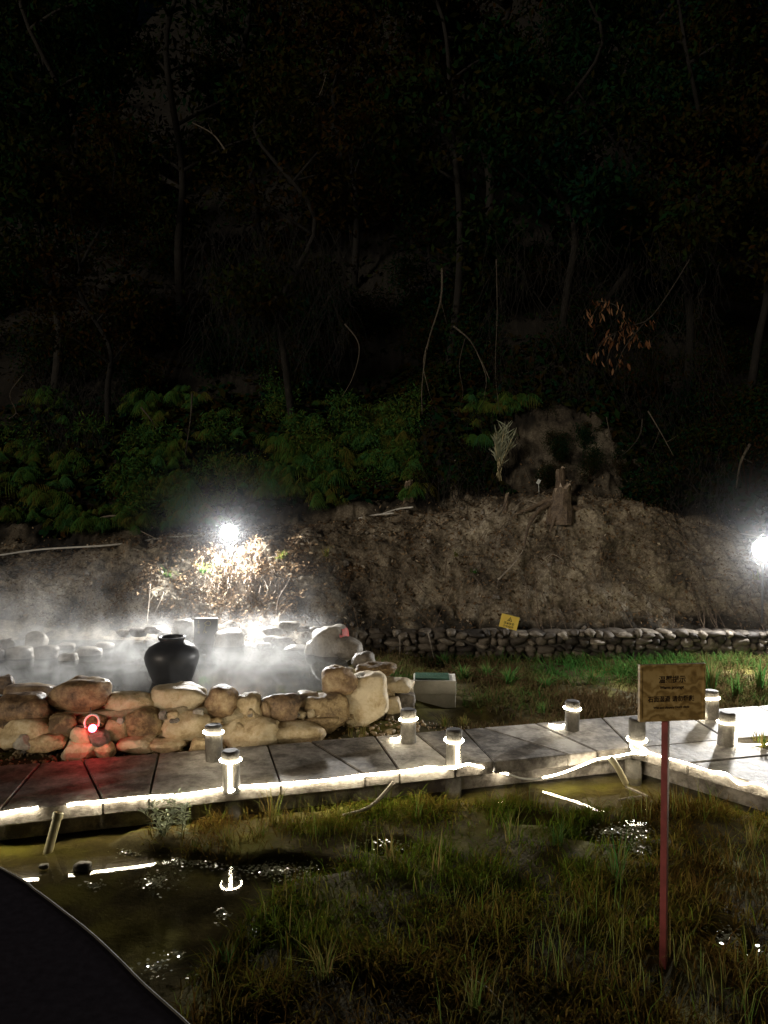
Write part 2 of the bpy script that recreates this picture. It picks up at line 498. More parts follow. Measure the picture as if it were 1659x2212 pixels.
def hz(x, y):
    """height of the hillside, x and y arrays"""
    x = np.asarray(x, float); y = np.asarray(y, float)
    cz = np.interp(x, _cx, _cz)
    cyy = np.interp(x, _cyx, _cyy)
    wr = np.clip((x + 1.1) / 1.0, 0, 1)                     # 0: behind the pool, 1: behind the stone wall
    yb = 10.85 * (1 - wr) + 11.2 * wr
    zb = 0.74 * (1 - wr) + 0.42 * wr
    y0 = 9.4 * (1 - wr) + 11.0 * wr
    z0 = 0.40 * (1 - wr) + 0.38 * wr
    led = np.interp(x, [-6, -2, 0.5, 1.8, 4.3, 5.5], [0.9, 1.1, 0.7, 0.9, 0.9, 0.6])
    y2 = cyy + led
    z2 = cz + 0.10 + 0.25 * np.clip((x + 0.5) / 1.5, 0, 1) * np.clip((2.2 - x) / 1.0, 0, 1)
    t1 = np.clip((y - y0) / (yb - y0), 0, 1)
    t2 = np.clip((y - yb) / (cyy - yb), 0, 1)
    t2s = t2 ** 0.82
    t3 = np.clip((y - cyy) / (y2 - cyy), 0, 1)
    d4 = np.clip(y - y2, 0, None)
    steep = np.interp(x, [-8, 0, 2.0, 2.4, 4.2, 4.8, 7], [1.0, 0.9, 1.0, 1.35, 1.35, 1.0, 0.9])
    z = z0 + (zb - z0) * t1 + (cz - zb) * t2s + (z2 - cz) * t3 + np.where(d4 < 1.0, d4 * steep, steep + (d4 - 1.0) * 0.86)
    z = z - wr * np.clip((11.0 - y) / 0.06, 0, 1) * 0.9
    return z


def bump_hill(P):
    n1 = fbm(P, 0.9, 3, 3)
    n2 = fbm(P, 3.6, 4, 9)
    n3 = np.abs(fbm(P * np.array([1, 1, 2.2]), 2.2, 3, 21))
    n4 = np.abs(fbm(P * np.array([1, 1, .3]), 4.5, 3, 33))
    n5 = fbm(P, 15.0, 3, 47, 0.65)
    return 0.17 * n1 + 0.035 * n2 - 0.09 * n3 - 0.075 * n4 + 0.024 * n5


def hill_hit(u, v, lift=0.0):
    d = ray(u, v)
    ys = np.arange(9.2, 60, 0.02)
    t = ys / d.y
    xs, zs = d.x * t, CAM_H + d.z * t
    h = hz(xs, ys) + lift
    k = np.argmax(zs < h)
    return Vector((xs[k], ys[k], zs[k])) if (zs < h).any() else Vector((xs[-1], ys[-1], zs[-1]))


# ------------------------------------------------------------------ the setting: ground, hillside, waters
xs = np.concatenate([np.linspace(-14, -7.6, 50), np.linspace(-7.5, 7.5, 560), np.linspace(7.6, 14, 50)])
ys = np.concatenate([np.linspace(9.35, 10.8, 26), np.linspace(10.82, 12.9, 190), np.linspace(12.95, 16, 60), np.linspace(16.2, 60, 60)])
X, Y = np.meshgrid(xs, ys)
Z = hz(X, Y)
P = np.stack([X.ravel(), Y.ravel(), Z.ravel()], 1)
gx = np.gradient(Z, xs, axis=1); gy = np.gradient(Z, ys, axis=0)
nrm = np.stack([-gx.ravel(), -gy.ravel(), np.ones(P.shape[0])], 1)
nrm /= np.linalg.norm(nrm, axis=1, keepdims=True)
fade = np.clip((P[:, 1] - 9.4) / 1.2, 0.15, 1)
P = P + nrm * (bump_hill(P) * fade)[:, None]
nx, ny = len(xs), len(ys)
idx = np.arange(nx * ny).reshape(ny, nx)
Fq = np.stack([idx[:-1, :-1].ravel(), idx[:-1, 1:].ravel(), idx[1:, 1:].ravel(), idx[1:, :-1].ravel()], 1)
HILL_P, HILL_N = P.copy(), nrm
me = mesh_np('hillside', P, [Fq]); smooth(me)
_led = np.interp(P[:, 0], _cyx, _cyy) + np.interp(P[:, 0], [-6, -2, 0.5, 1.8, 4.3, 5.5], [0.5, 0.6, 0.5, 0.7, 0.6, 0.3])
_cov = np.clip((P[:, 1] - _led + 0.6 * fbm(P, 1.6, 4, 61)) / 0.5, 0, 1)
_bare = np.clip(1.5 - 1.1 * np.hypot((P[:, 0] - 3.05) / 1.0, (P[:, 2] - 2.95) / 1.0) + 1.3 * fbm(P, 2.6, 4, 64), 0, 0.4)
_foot_shade = np.clip((0.66 - P[:, 2] + 0.22 * fbm(P, 2.6, 4, 66)) / 0.12, 0, 0.85) * (P[:, 0] > -0.9) * (P[:, 1] > 10.9)  # undercut shadow at the bank foot, painted in as a darker soil tone
_a = me.attributes.new('cover_shade', 'FLOAT', 'POINT')
_a.data.foreach_set('value', np.maximum(_cov * (1 - _bare), _foot_shade).astype(np.float32))
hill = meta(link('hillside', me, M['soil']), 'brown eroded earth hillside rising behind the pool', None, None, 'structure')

GRASS_PX = [(255, 1822), (285, 1785), (450, 1772), (600, 1758), (800, 1742), (1000, 1724), (1120, 1730), (1250, 1757), (1400, 1748), (1480, 1742), (1659, 1767),
            (1900, 1800), (2100, 2500), (380, 2500), (405, 2212), (425, 2120), (462, 2069), (490, 2018), (545, 1972), (585, 1925), (660, 1893), (720, 1872),
            (690, 1862), (560, 1866), (430, 1858), (330, 1846)]
GRASS_POLY = np.array([[at(u, v, 0)[0], at(u, v, 0)[1]] for u, v in GRASS_PX])


def in_poly(x, y, poly):
    c = np.zeros(len(x), bool)
    j = len(poly) - 1
    for i in range(len(poly)):
        xi, yi = poly[i]; xj, yj = poly[j]
        c ^= ((yi > y) != (yj > y)) & (x < (xj - xi) * (y - yi) / (yj - yi + 1e-12) + xi)
        j = i
    return c


def poly_dist(x, y, poly):
    d = np.full(len(x), 1e9)
    for i in range(len(poly)):
        a, b = poly[i], poly[(i + 1) % len(poly)]
        ab = b - a
        t = np.clip(((x - a[0]) * ab[0] + (y - a[1]) * ab[1]) / (ab @ ab), 0, 1)
        d = np.minimum(d, np.hypot(x - a[0] - t * ab[0], y - a[1] - t * ab[1]))
    return d


# puddles in the grass (world x, y, radius x, radius y)
PUDDLES = []
for (u, v, ru, rv) in [(1330, 1800, 110, 28), (1390, 1840, 60, 26), (1570, 2030, 50, 38), (840, 1830, 60, 18), (620, 1880, 120, 20), (1180, 1768, 70, 14)]:
    c = at(u, v, 0); e = at(u + ru, v, 0); g = at(u, v - rv, 0)
    PUDDLES.append((c.x, c.y, abs(e.x - c.x), abs(g.y - c.y)))


def marsh_mask(x, y):
    d = poly_dist(x, y, GRASS_POLY) * np.where(in_poly(x, y, GRASS_POLY), 1, -1)
    p3 = np.stack([x, y, np.zeros_like(x)], 1)
    m = np.clip((d + 0.10 * fbm(p3, 3.0, 3, 5)) / 0.12 + 0.5, 0, 1)
    for (cx, cy_, rx, ry) in PUDDLES:
        q = np.hypot((x - cx) / rx, (y - cy_) / ry) + 0.35 * fbm(p3, 5.0, 3, 31)
        m = m * np.clip((q - 0.6) / 0.5, 0.0, 1)
    return m


# walkway frame: near edge line and far edge line (world)
NA, NC = Vector((-2.69, 5.36)), Vector((2.13, 6.70))
FA, FC = Vector((-3.14, 6.28)), Vector((2.46, 7.70))
WZ = 0.25


def near_y(x): return NA.y + (x - NA.x) * (NC.y - NA.y) / (NC.x - NA.x)
def far_y(x): return FA.y + (x - FA.x) * (FC.y - FA.y) / (FC.x - FA.x)


def ground_z(x, y):
    p3 = np.stack([x, y, np.zeros_like(x)], 1)
    front = -0.05 + 0.06 * marsh_mask(x, y) + 0.012 * fbm(p3, 4.0, 3, 2)
    # shallow shoal near the walkway at the left
    sh = at(200, 1862, 0)
    front = front + 0.036 * np.exp(-(((x - sh.x) / 1.9) ** 4 + ((y - sh.y) / 0.5) ** 4))
    back = 0.04 + 0.06 * np.clip((y - far_y(x)) / 0.5, 0, 1) + 0.03 * fbm(p3, 1.6, 4, 8)
    pud = at(960, 1560, 0.05)
    back = back - 0.12 * np.exp(-(((x - pud.x) / 0.8) ** 2 + ((y - pud.y) / 0.25) ** 2))
    # dry bank under the boulder wall
    back = back + 0.09 * np.clip(1 - (x - 0.2) / 0.5, 0, 1)
    k = np.clip((y - (near_y(x) + 0.55)) / 0.2, 0, 1)
    return front * (1 - k) + back * k


xs = np.linspace(-8, 8, 330); ys = np.linspace(1.2, 11.6, 260)
X, Y = np.meshgrid(xs, ys)
Z = ground_z(X.ravel(), Y.ravel())
P = np.stack([X.ravel(), Y.ravel(), Z], 1)
# skirt out to a large sheet
edge = 120.0
big = []
ix = np.arange(len(xs) * len(ys)).reshape(len(ys), len(xs))
Fq = np.stack([ix[:-1, :-1].ravel(), ix[:-1, 1:].ravel(), ix[1:, 1:].ravel(), ix[1:, :-1].ravel()], 1)
n0 = len(P)
corn = np.array([[-edge, -edge, -0.08], [edge, -edge, -0.08], [edge, edge, -0.08], [-edge, edge, -0.08]])
P = np.concatenate([P, corn])
fan = []
def strip(a_idx, c0, c1):
    for k in range(len(a_idx) - 1):
        fan.append((a_idx[k], a_idx[k + 1], c1 if k >= len(a_idx) // 2 else c0))
    fan.append((a_idx[len(a_idx) // 2], c1, c0))
strip(list(ix[0, :]), n0, n0 + 1)
strip(list(ix[:, -1]), n0 + 1, n0 + 2)
strip(list(ix[-1, ::-1]), n0 + 2, n0 + 3)
strip(list(ix[::-1, 0]), n0 + 3, n0)
me = mesh_np('ground', P, [Fq, np.array(fan)]); smooth(me)
meta(link('ground', me, M['mud']), 'wet dark mud of the marsh around the walkway', None, None, 'structure')

mb = MB()
mb.add([(-14, -10, 0), (14, -10, 0), (14, 10.2, 0), (-14, 10.2, 0)], [(0, 1, 2, 3)])
meta(mb.build('water', M['marsh_water']), 'still shallow marsh water mirroring the rope light', None, None, 'structure')

POOL_Z = 0.55
pool_pts = [(-9, 6.2), (-3.4, 6.85), (-1.9, 7.05), (-0.9, 7.3), (-0.45, 7.65), (-0.35, 8.3), (-0.45, 8.9), (-0.75, 9.5), (-1.2, 9.95), (-3.0, 10.1), (-9, 10.1)]
mb = MB()
mb.add([(x, y, POOL_Z) for x, y in pool_pts], [tuple(range(len(pool_pts)))])
meta(mb.build('pool_water', M['pool_water']), 'grey hot spring water inside the boulder ring', None, None, 'structure')

# dark terrace under the viewer
arc = spline([at(-900, 1560, 0.9), at(-330, 1700, 0.9), at(0, 1874, 0.9), at(78, 1924, 0.9), at(129, 1962, 0.9), at(195, 2014, 0.9), at(254, 2069, 0.9), at(313, 2128, 0.9), at(404, 2210, 0.9), at(520, 2330, 0.9), at(680, 2560, 0.9), at(860, 3200, 0.9)], 6)
arc2 = [(p.x, p.y) for p in arc]
outline = arc2 + [(0.6, -3.0), (-7.0, -3.0), (-7.0, 2.5)]
mb = MB()
n = len(outline)
mb.add([(x, y, 0.9) for x, y in outline] + [(x, y, 0.72) for x, y in outline],
       [tuple(reversed(range(n)))] + [(i, (i + 1) % n, n + (i + 1) % n, n + i) for i in range(n)])
ter = mb.build('terrace_floor', M['terrace'])
bm = bmesh.new(); bm.from_mesh(ter.data); bmesh.ops.recalc_face_normals(bm, faces=bm.faces); bm.to_mesh(ter.data); bm.free()
meta(ter, 'dark curved terrace floor with a pale rim', None, None, 'structure')
mb = MB()
mb.tube([(x, y, 0.8985) for x, y in arc2], 0.005, 8)
mb.build('rim', M['terrace_rim'], ter, sm=True)

# ------------------------------------------------------------------ walkway of concrete slabs
def prism(poly, z1, z0, shrink=0.007, bev=0.006):
    c = sum((Vector(p) for p in poly), Vector((0, 0))) / len(poly)
    m_ = MB()
    pp = []
    k = len(poly)
    for i in range(k):
        a, b, d = Vector(poly[i - 1]), Vector(poly[i]), Vector(poly[(i + 1) % k])
        e1 = (b - a).normalized(); e2 = (d - b).normalized()
        n1 = Vector((-e1.y, e1.x)); n2 = Vector((-e2.y, e2.x))
        if n1.dot(c - b) < 0: n1 = -n1
        if n2.dot(c - b) < 0: n2 = -n2
        bis = (n1 + n2); bis /= max(0.3, bis.length_squared / 2)
        pp.append(b + bis * shrink)
    m_.add([(p.x, p.y, z0) for p in pp] + [(p.x, p.y, z1) for p in pp],
           [tuple(range(k)), tuple(range(k, 2 * k))] + [(i, (i + 1) % k, k + (i + 1) % k, k + i) for i in range(k)])
    me_ = m_.mesh('slab')
    bm_ = bmesh.new(); bm_.from_mesh(me_)
    bmesh.ops.recalc_face_normals(bm_, faces=bm_.faces)
    bmesh.ops.bevel(bm_, geom=list(bm_.edges), offset=bev, segments=2, affect='EDGES')
    bm_.to_mesh(me_); bm_.free()
    return me_


def near_pt(u):
    # intersection of picture column u with the near edge line, at walkway height
    best = None
    for k in range(4000):
        x = -7 + k * 0.0035
        y = near_y(x)
        uu = 829.5 + F * x / (y * cp + (CAM_H - WZ) * sp)
        if uu >= u: return Vector((x, y))
    return Vector((7, near_y(7)))


def far_pt(u):
    for k in range(4000):
        x = -7 + k * 0.0035
        y = far_y(x)
        uu = 829.5 + F * x / (y * cp + (CAM_H - WZ) * sp)
        if uu >= u: return Vector((x, y))
    return Vector((7, far_y(7)))


path = empty('path', (0, 6.5, 0))
meta(path, 'grey concrete slab walkway raised over the marsh', None, None, 'structure')
joints = [(-560, -560), (-330, -370), (-160, -150), (88, -5), (177, 222), (343, 321), (577, 607), (669, 790), (809, 864), (896, 985), (999, 1068), (1042, 1230), (1155, 1292), (1300, 1366)]
def slab(poly, dz=0.0):
    me_ = prism([(p[0], p[1]) for p in poly], WZ + dz, WZ - 0.10 + dz)
    c = sum((Vector((p[0], p[1])) for p in poly), Vector((0, 0))) / len(poly)
    for v_ in me_.vertices: v_.co -= Vector((c.x, c.y, 0))
    link('slab', me_, M['slab'], path, (c.x, c.y - 6.5, 0))
for i in range(len(joints) - 1):
    f0, f1 = far_pt(joints[i][0]), far_pt(joints[i + 1][0])
    n0_, n1_ = near_pt(joints[i][1]), near_pt(joints[i + 1][1])
    slab([n0_, n1_, f1, f0], random.uniform(-0.004, 0.004))
C = near_pt(1366); F1 = far_pt(1300)
fd = (FC - FA).normalized()
K = Vector((3.12, 6.95))
F2 = Vector((3.05, far_y(3.05)))
F1b = Vector((2.2, far_y(2.2)))
slab([C, K, F2, F1b, F1])
bd = Vector((0.65, -0.76))
tprev = 0
for t in (0.5, 1.25, 2.1, 3.0, 4.0):
    slab([C + bd * tprev, C + bd * t, K + bd * t, K + bd * tprev], random.uniform(-0.004, 0.004)); tprev = t
rd = Vector((0.975, 0.22))
tprev = 0
for t in (0.9, 1.9, 3.0, 4.2):
    slab([K + rd * tprev, K + rd * t, F2 + rd * t, F2 + rd * tprev], random.uniform(-0.004, 0.004)); tprev = t
# bearers under the slabs
def beam(a, b, inset, w=0.10):
    a, b = Vector(a), Vector(b)
    d = (b - a).normalized(); nrm_ = Vector((-d.y, d.x)) * inset
    mid = (a + b) / 2 + nrm_
    m_ = MB()
    Mx = Matrix.Rotation(math.atan2(d.y, d.x), 4, 'Z')
    L_ = (b - a).length
    m_.box((-L_ / 2, -w / 2, 0.0), (L_ / 2, w / 2, 0.147), Mx)
    m_.build('beam', M['slab'], path, (mid.x, mid.y - 6.5, 0), bevel=0.005)
beam((-6.5, near_y(-6.5)), C, 0.16)
beam((-6.5, far_y(-6.5)), (2.3, far_y(2.3)), -0.10)
beam(C, C + bd * 4, 0.16)
beam(K, K + rd * 4.2, 0.16)

# ------------------------------------------------------------------ bollards
def catpt(p, z): return Vector((p[0], p[1], z))
BOLL = [  # u, v of the base, ring v, lit drop?, label
    (463, 1641, 0.235, None, 'round concrete bollard beside the boulder wall, glowing ring, no lit drop'),
    (500, 1704, 0.225, 0.0, 'round concrete bollard on the water side, lit drop, opposite the yellow boulder'),
    (882, 1602, 0.205, None, 'round concrete bollard with glowing ring, standing before the concrete block'),
    (980, 1652, 0.205, 0.25, 'round concrete bollard with lit drop where the rope light leaves the walkway edge'),
    (1236, 1576, 0.205, None, 'round concrete bollard with glowing ring at the weedy side before the sign'),
    (1376, 1624, 0.11, None, 'round concrete bollard at the corner with rope light looped loosely around it'),
    (1568, 1609, 0.205, 1.2, 'round concrete bollard with lit drop running on to the yellowish weed'),
    (1536, 1551, 0.20, None, 'round concrete bollard with glowing ring half behind the brown sign board'),
]
bpos = []
for (u, v, rz_, drop, lab) in BOLL:
    p = at(u, v, WZ); bpos.append(p)
    Hb = 0.29 if v > 1580 else 0.27
    e = meta(empty('bollard', (p.x, p.y, WZ)), lab, 'bollard', 'rope lit bollards along the walkway')
    rr = 0.069 * random.uniform(.95, 1.05)
    e.rotation_euler = (R(random.uniform(-2, 2)), R(random.uniform(-2, 2)), random.uniform(0, .2))
    m_ = MB()
    m_.lathe([(rr * 1.02, -0.02), (rr * 1.03, 0.0), (rr * 1.0, 0.05), (rr * 0.985, 0.15), (rr * 1.0, Hb - 0.012), (rr * 0.96, Hb)], 28)
    for i_, q in enumerate(m_.v):
        k_ = 1 + 0.025 * math.sin(q[0] * 90 + q[2] * 11) + 0.02 * math.sin(q[1] * 70 - q[2] * 17)
        m_.v[i_] = (q[0] * k_, q[1] * k_, q[2])
    post_ = m_.build('post', M['post'], e, sm=False)
    m_ = MB(); m_.lathe([(rr * 0.9, Hb + 0.0), (rr * 0.9, Hb + 0.004), (rr * 0.7, Hb + 0.009)], 24)
    m_.build('cap', M['post_top'], post_)
    m_ = MB()
    pts = []
    for k in range(33):
        a = 2 * math.pi * k / 32
        pts.append((math.cos(a) * (rr + 0.010), math.sin(a) * (rr + 0.010), rz_ + 0.006 * math.sin(a + u)))
    m_.tube(pts, 0.0072, 8, cap=False)
    m_.build('light_ring', M['led'], e, sm=True)
    if drop is not None:
        a = -math.pi / 2 + drop
        cx_, cy_ = math.cos(a) * (rr + 0.011), math.sin(a) * (rr + 0.011)
        m_ = MB()
        for s_ in ((-0.006, 0.007) if drop < 1 else (0.0,)):
            m_.tube([(cx_ + s_, cy_, rz_), (cx_ + s_ * 0.8, cy_ - 0.003, rz_ * 0.5), (cx_ + s_ * 1.3, cy_, 0.012)], 0.0075, 8)
        m_.build('light_drop', M['led'], e, sm=True)

for p in bpos[:8]:
    m_ = MB(); m_.lathe([(0.075, -0.2), (0.07, WZ - 0.1)], 18)
    m_.build('pier', M['post'], path, (p.x, p.y + 0.1 - 6.5, 0), sm=True)
# ------------------------------------------------------------------ rope lights
def rope(pts, label, n=8, mat='led', r_=0.0112, wob=0.0, name='rope_light', grp='rope light runs along the walkway'):
    P_ = spline(pts, n)
    if wob:
        P_ = [p + Vector((0, 0, wob * math.sin(i * 0.47) * 0.5 + wob * math.sin(i * 0.19))) for i, p in enumerate(P_)]
    m_ = MB(); m_.tube(P_, [r_ * (1 + .06 * math.sin(i * .7) * math.sin(i * .23 + len(P_))) for i in range(len(P_))], 8)
    o = m_.build(name, M[mat], None, sm=True)
    return meta(o, label, 'rope light', grp)


def edge_pt(u, out=0.010, z=0.252):
    p = near_pt(u)
    nv = Vector(((NC - NA).y, -(NC - NA).x)).normalized()
    p = p + nv * out
    return Vector((p.x, p.y, z))


rope([edge_pt(u) for u in (-480, -300, -100, 0, 45, 82)], 'white rope light run ending before the leaning pale pipe', wob=0.006)
b2, b4, b6, b7 = bpos[1], bpos[3], bpos[5], bpos[6]
rope([edge_pt(u) for u in (146, 190, 300, 400, 455)] + [edge_pt(490, 0.01, 0.258), Vector((b2.x, b2.y - 0.085, 0.262))], 'white rope light run from the leaning pale pipe to the first lit drop', wob=0.006)
rope([Vector((b2.x + 0.01, b2.y - 0.085, 0.262)), edge_pt(525, 0.01, 0.258)] + [edge_pt(u) for u in (560, 700, 800, 900)] +
     [edge_pt(930, 0.012, 0.262), edge_pt(960, 0.014, 0.25), Vector((b4.x + 0.01, b4.y - 0.085, 0.262))], 'long white rope light run between the two bollards with lit drops', wob=0.006)
rope([Vector((b4.x + 0.03, b4.y - 0.08, 0.262)), edge_pt(1010, 0.012, 0.258), edge_pt(1030, 0.02, 0.235), at(1065, 1664, 0.15), at(1098, 1672, 0.12)],
     'short white rope light end dipping off the walkway edge', n=6, r_=0.0085)
rope([at(1098, 1672, 0.12), at(1125, 1681, 0.07), at(1150, 1683, 0.05), at(1172, 1680, 0.06)], 'unlit sagging piece of rope light just above the water', n=5, mat='led_off', r_=0.008)
rope([at(1172, 1680, 0.06), at(1210, 1671, 0.1), at(1260, 1652, 0.17), at(1290, 1640, 0.22), at(1330, 1634, 0.25), at(1372, 1626, 0.262), Vector((b6.x + 0.02, b6.y - 0.1, 0.268))],
     'white rope light rising from the water to the corner bollard', n=6, r_=0.0085)
rope([Vector((b6.x - 0.06, b6.y - 0.075, 0.36)), Vector((b6.x - 0.085, b6.y - 0.1, 0.33)), Vector((b6.x - 0.05, b6.y - 0.13, 0.29)), Vector((b6.x + 0.01, b6.y - 0.125, 0.272)), Vector((b6.x + 0.045, b6.y - 0.12, 0.28)), Vector((b6.x + 0.03, b6.y - 0.11, 0.31)), Vector((b6.x - 0.06, b6.y - 0.085, 0.355))],
     'loose loop of white rope light hanging on the corner bollard', n=6, r_=0.0085)
bn = Vector((bd.y, -bd.x)).normalized()
if bn.x > 0: bn = -bn
def br_pt(t, z, out=0.015):
    p = C + bd * t + bn * out
    return Vector((p.x, p.y, z))
rope([Vector((b6.x + 0.05, b6.y - 0.09, 0.268)), br_pt(0.12, 0.26), br_pt(0.3, 0.252), br_pt(0.5, 0.255), br_pt(0.7, 0.245), br_pt(0.84, 0.262), br_pt(0.95, 0.215, 0.03), br_pt(1.08, 0.255), br_pt(1.2, 0.235), br_pt(1.5, 0.25), br_pt(2.3, 0.25), br_pt(3.6, 0.25)],
     'wavy white rope light along the branch walkway behind the sign post', n=7, r_=0.007)
rope([Vector((b7.x + 0.08, b7.y - 0.02, 0.30)), Vector((b7.x + 0.085, b7.y - 0.03, 0.265)), Vector((b7.x + 0.2, b7.y - 0.03, 0.262)), Vector((b7.x + 0.38, b7.y - 0.01, 0.262)), Vector((b7.x + 1.6, b7.y + 0.25, 0.262))],
     'white rope light lying past the yellowish weed', n=6, r_=0.005)
b5, b8, b3, b1 = bpos[4], bpos[7], bpos[2], bpos[0]
rope([Vector((b5.x - 0.2, b5.y + 0.1, 0.263)), Vector((b5.x - 0.1, b5.y + 0.06, 0.264)), Vector((b5.x - 0.06, b5.y + 0.06, 0.28))], 'short white rope light end beside the bollard at the weedy side', n=6)
rope([Vector((b3.x - 0.16, b3.y + 0.03, 0.263)), Vector((b3.x - 0.1, b3.y + 0.03, 0.266)), Vector((b3.x - 0.06, b3.y + 0.04, 0.28))], 'short white rope light end beside the bollard near the concrete block', n=6)
rope([Vector((b8.x - 0.12, b8.y - 0.02, 0.263)), Vector((b8.x - 0.08, b8.y - 0.0, 0.30)), Vector((b8.x - 0.075, b8.y + 0.02, 0.36))], 'short white rope light tail under the brown sign board edge', n=6)

# ------------------------------------------------------------------ boulders
_ico_cache = {}
def ico(level):
    if level not in _ico_cache:
        bm_ = bmesh.new(); bmesh.ops.create_icosphere(bm_, subdivisions=level, radius=1.0)
        v_ = np.array([x.co[:] for x in bm_.verts]); f_ = np.array([[q.index for q in x.verts] for x in bm_.faces]); bm_.free()
        _ico_cache[level] = (v_, f_)
    return _ico_cache[level]


def boulder_mesh(w, d, h, seed, level=4, block=0.0, rough=0.16, tilt=0.0):
    v_, f_ = ico(level)
    v_ = v_.copy()
    if block > 0:
        e = 2.0 + 6.0 * block
        nrm_ = (np.abs(v_) ** e).sum(1) ** (1 / e)
        v_ = v_ / nrm_[:, None]
    r_ = np.random.default_rng(seed)
    # planar cuts for worn facets
    for k in range(int(2 + 8 * block)):
        nv = r_.normal(size=3); nv /= np.linalg.norm(nv)
        off = r_.uniform(0.72, 0.95)
        dd = v_ @ nv - off
        v_ = v_ - np.clip(dd, 0, None)[:, None] * nv * 0.8
    v_ = v_ * (1 + rough * fbm(v_ + seed * 3.7, 1.3, 2, seed)[:, None] + rough * 0.3 * fbm(v_ + seed, 4.5, 4, seed + 5, 0.6)[:, None])
    if tilt:
        c_, s_ = math.cos(tilt), math.sin(tilt)
        v_ = np.stack([v_[:, 0] * c_ - v_[:, 2] * s_, v_[:, 1], v_[:, 0] * s_ + v_[:, 2] * c_], 1)
    lo, hi = v_.min(0), v_.max(0)
    v_ = (v_ - (lo + hi) / 2) / (hi - lo) * np.array([w, d, h])
    me_ = mesh_np('boulder', v_, [f_]); smooth(me_)
    return me_


def z1(x0, y0, x1, y1): return (.3418 * x0, 1296 + .3418 * y0, .3418 * x1, 1296 + .3418 * y1)
def z2(x0, y0, x1, y1): return (486 + .3418 * x0, 1296 + .3418 * y0, 486 + .3418 * x1, 1296 + .3418 * y1)


wall = empty('pool_wall', (-1.5, 7.2, 0.1))
meta(wall, 'mortared boulder wall holding the steaming pool beside the walkway', 'wall')
WL = Vector((-1.5, 7.2, 0.1))
def wall_boulder(box, Y_, mat='boulder', block=0.25, tilt=0.0, dep=0.85, rough=0.14, level=4):
    block = block * 0.55 if block < .55 else block * .8
    u0, v0, u1, v1 = box
    c = atd((u0 + u1) / 2, (v0 + v1) / 2, Y_)
    w, h = (u1 - u0) / F * Y_, (v1 - v0) / F * Y_
    d = dep * (w + h) / 2
    me_ = boulder_mesh(w * 1.09, d, h * 1.09, random.randint(1, 9999), level, block, rough, tilt)
    c.y += d * 0.35
    return link('boulder', me_, M[mat], wall, c - WL)

FRONT = [  # box, depth, material, blockiness, tilt
    (z1(288, 522, 666, 745), 6.9, 'boulder_dark', .1, .2), (z1(-60, 618, 292, 835), 6.75, 'boulder_dark', .3, .2), (z1(636, 600, 968, 772), 6.95, 'boulder', .25, .05),
    (z1(943, 563, 1288, 735), 7.0, 'boulder', .3, 0), (z1(1288, 555, 1492, 755), 7.0, 'boulder_dark', .1, -.3), (z1(1488, 603, 1648, 770), 7.05, 'boulder', .5, 0),
    (z1(765, 690, 1022, 897), 6.85, 'boulder', .3, .5), (z1(1022, 722, 1308, 908), 6.85, 'boulder', .2, -.1), (z1(1400, 760, 1760, 955), 6.95, 'boulder', .4, .1), (z1(1640, 790, 2040, 960), 7.0, 'boulder', .45, -.25),
    (z1(-60, 770, 295, 955), 6.65, 'boulder', .4, .1), (z1(148, 855, 402, 978), 6.62, 'boulder', .35, -.1), (z1(368, 908, 592, 1032), 6.6, 'boulder', .5, 0), (z1(588, 908, 714, 1014), 6.62, 'boulder', .4, .2),
    (z1(438, 812, 556, 920), 6.62, 'boulder', .2, 0), (z1(562, 828, 680, 935), 6.62, 'boulder_grey', .3, .3), (z1(80, 858, 195, 955), 6.58, 'boulder_grey', .3, 0), (z1(650, 765, 790, 905), 6.8, 'boulder', .4, 0),
    (z1(290, 735, 480, 870), 6.7, 'boulder', .5, 0), (z1(470, 738, 650, 830), 6.78, 'boulder', .5, 0), (z1(720, 885, 960, 990), 6.72, 'boulder', .6, 0), (z1(945, 895, 1150, 985), 6.75, 'boulder', .6, 0), (z1(1195, 885, 1305, 980), 6.7, 'boulder', .4, 0),
    (z1(1215, 690, 1285, 735), 6.9, 'boulder_grey', .3, 0), (z1(1000, 705, 1050, 760), 6.86, 'boulder_grey', .3, 0), (z1(1050, 705, 1125, 755), 6.88, 'boulder', .4, 0), (z1(735, 745, 780, 790), 6.8, 'boulder_grey', .3, 0),
    (z1(1320, 750, 1400, 800), 6.95, 'boulder', .4, 0), (z1(1640, 640, 1710, 760), 7.1, 'boulder_dark', .4, 0),
    (z2(200, 610, 468, 815), 7.15, 'boulder_dark', .45, .1), (z2(420, 598, 610, 790), 7.35, 'boulder_dark', .5, 0), (z2(500, 612, 778, 805), 7.3, 'boulder', .7, .05), (z2(480, 740, 740, 850), 7.25, 'boulder', .6, .1),
    (z2(613, 433, 834, 612), 7.45, 'boulder_dark', .25, .1), (z2(750, 485, 1024, 800), 7.5, 'boulder', .6, .12), (z2(828, 408, 1078, 495), 8.1, 'boulder', .3, -.1), (z2(800, 333, 948, 455), 8.5, 'boulder_grey', .25, .3),
    (z2(678, 250, 864, 390), 8.85, 'boulder_grey', .2, -.25), (z2(548, 176, 804, 420), 9.1, 'boulder_grey', .3, .2), (z2(965, 498, 1195, 595), 7.85, 'boulder', .7, 0), (z2(1050, 588, 1200, 692), 7.85, 'boulder_grey', .7, 0),
    (z2(1005, 620, 1115, 728), 7.7, 'boulder', .5, .2), (z2(738, 430, 812, 490), 8.2, 'boulder_grey', .3, 0), (z2(500, 262, 580, 410), 9.2, 'boulder_grey', .3, 0), (z2(980, 560, 1070, 640), 7.8, 'boulder', .5, 0),
    (z1(-40, 488, 68, 600), 7.3, 'boulder_dark', .2, 0), (z1(5, 548, 325, 660), 7.15, 'boulder_dark', .3, 0),
]
big22 = None
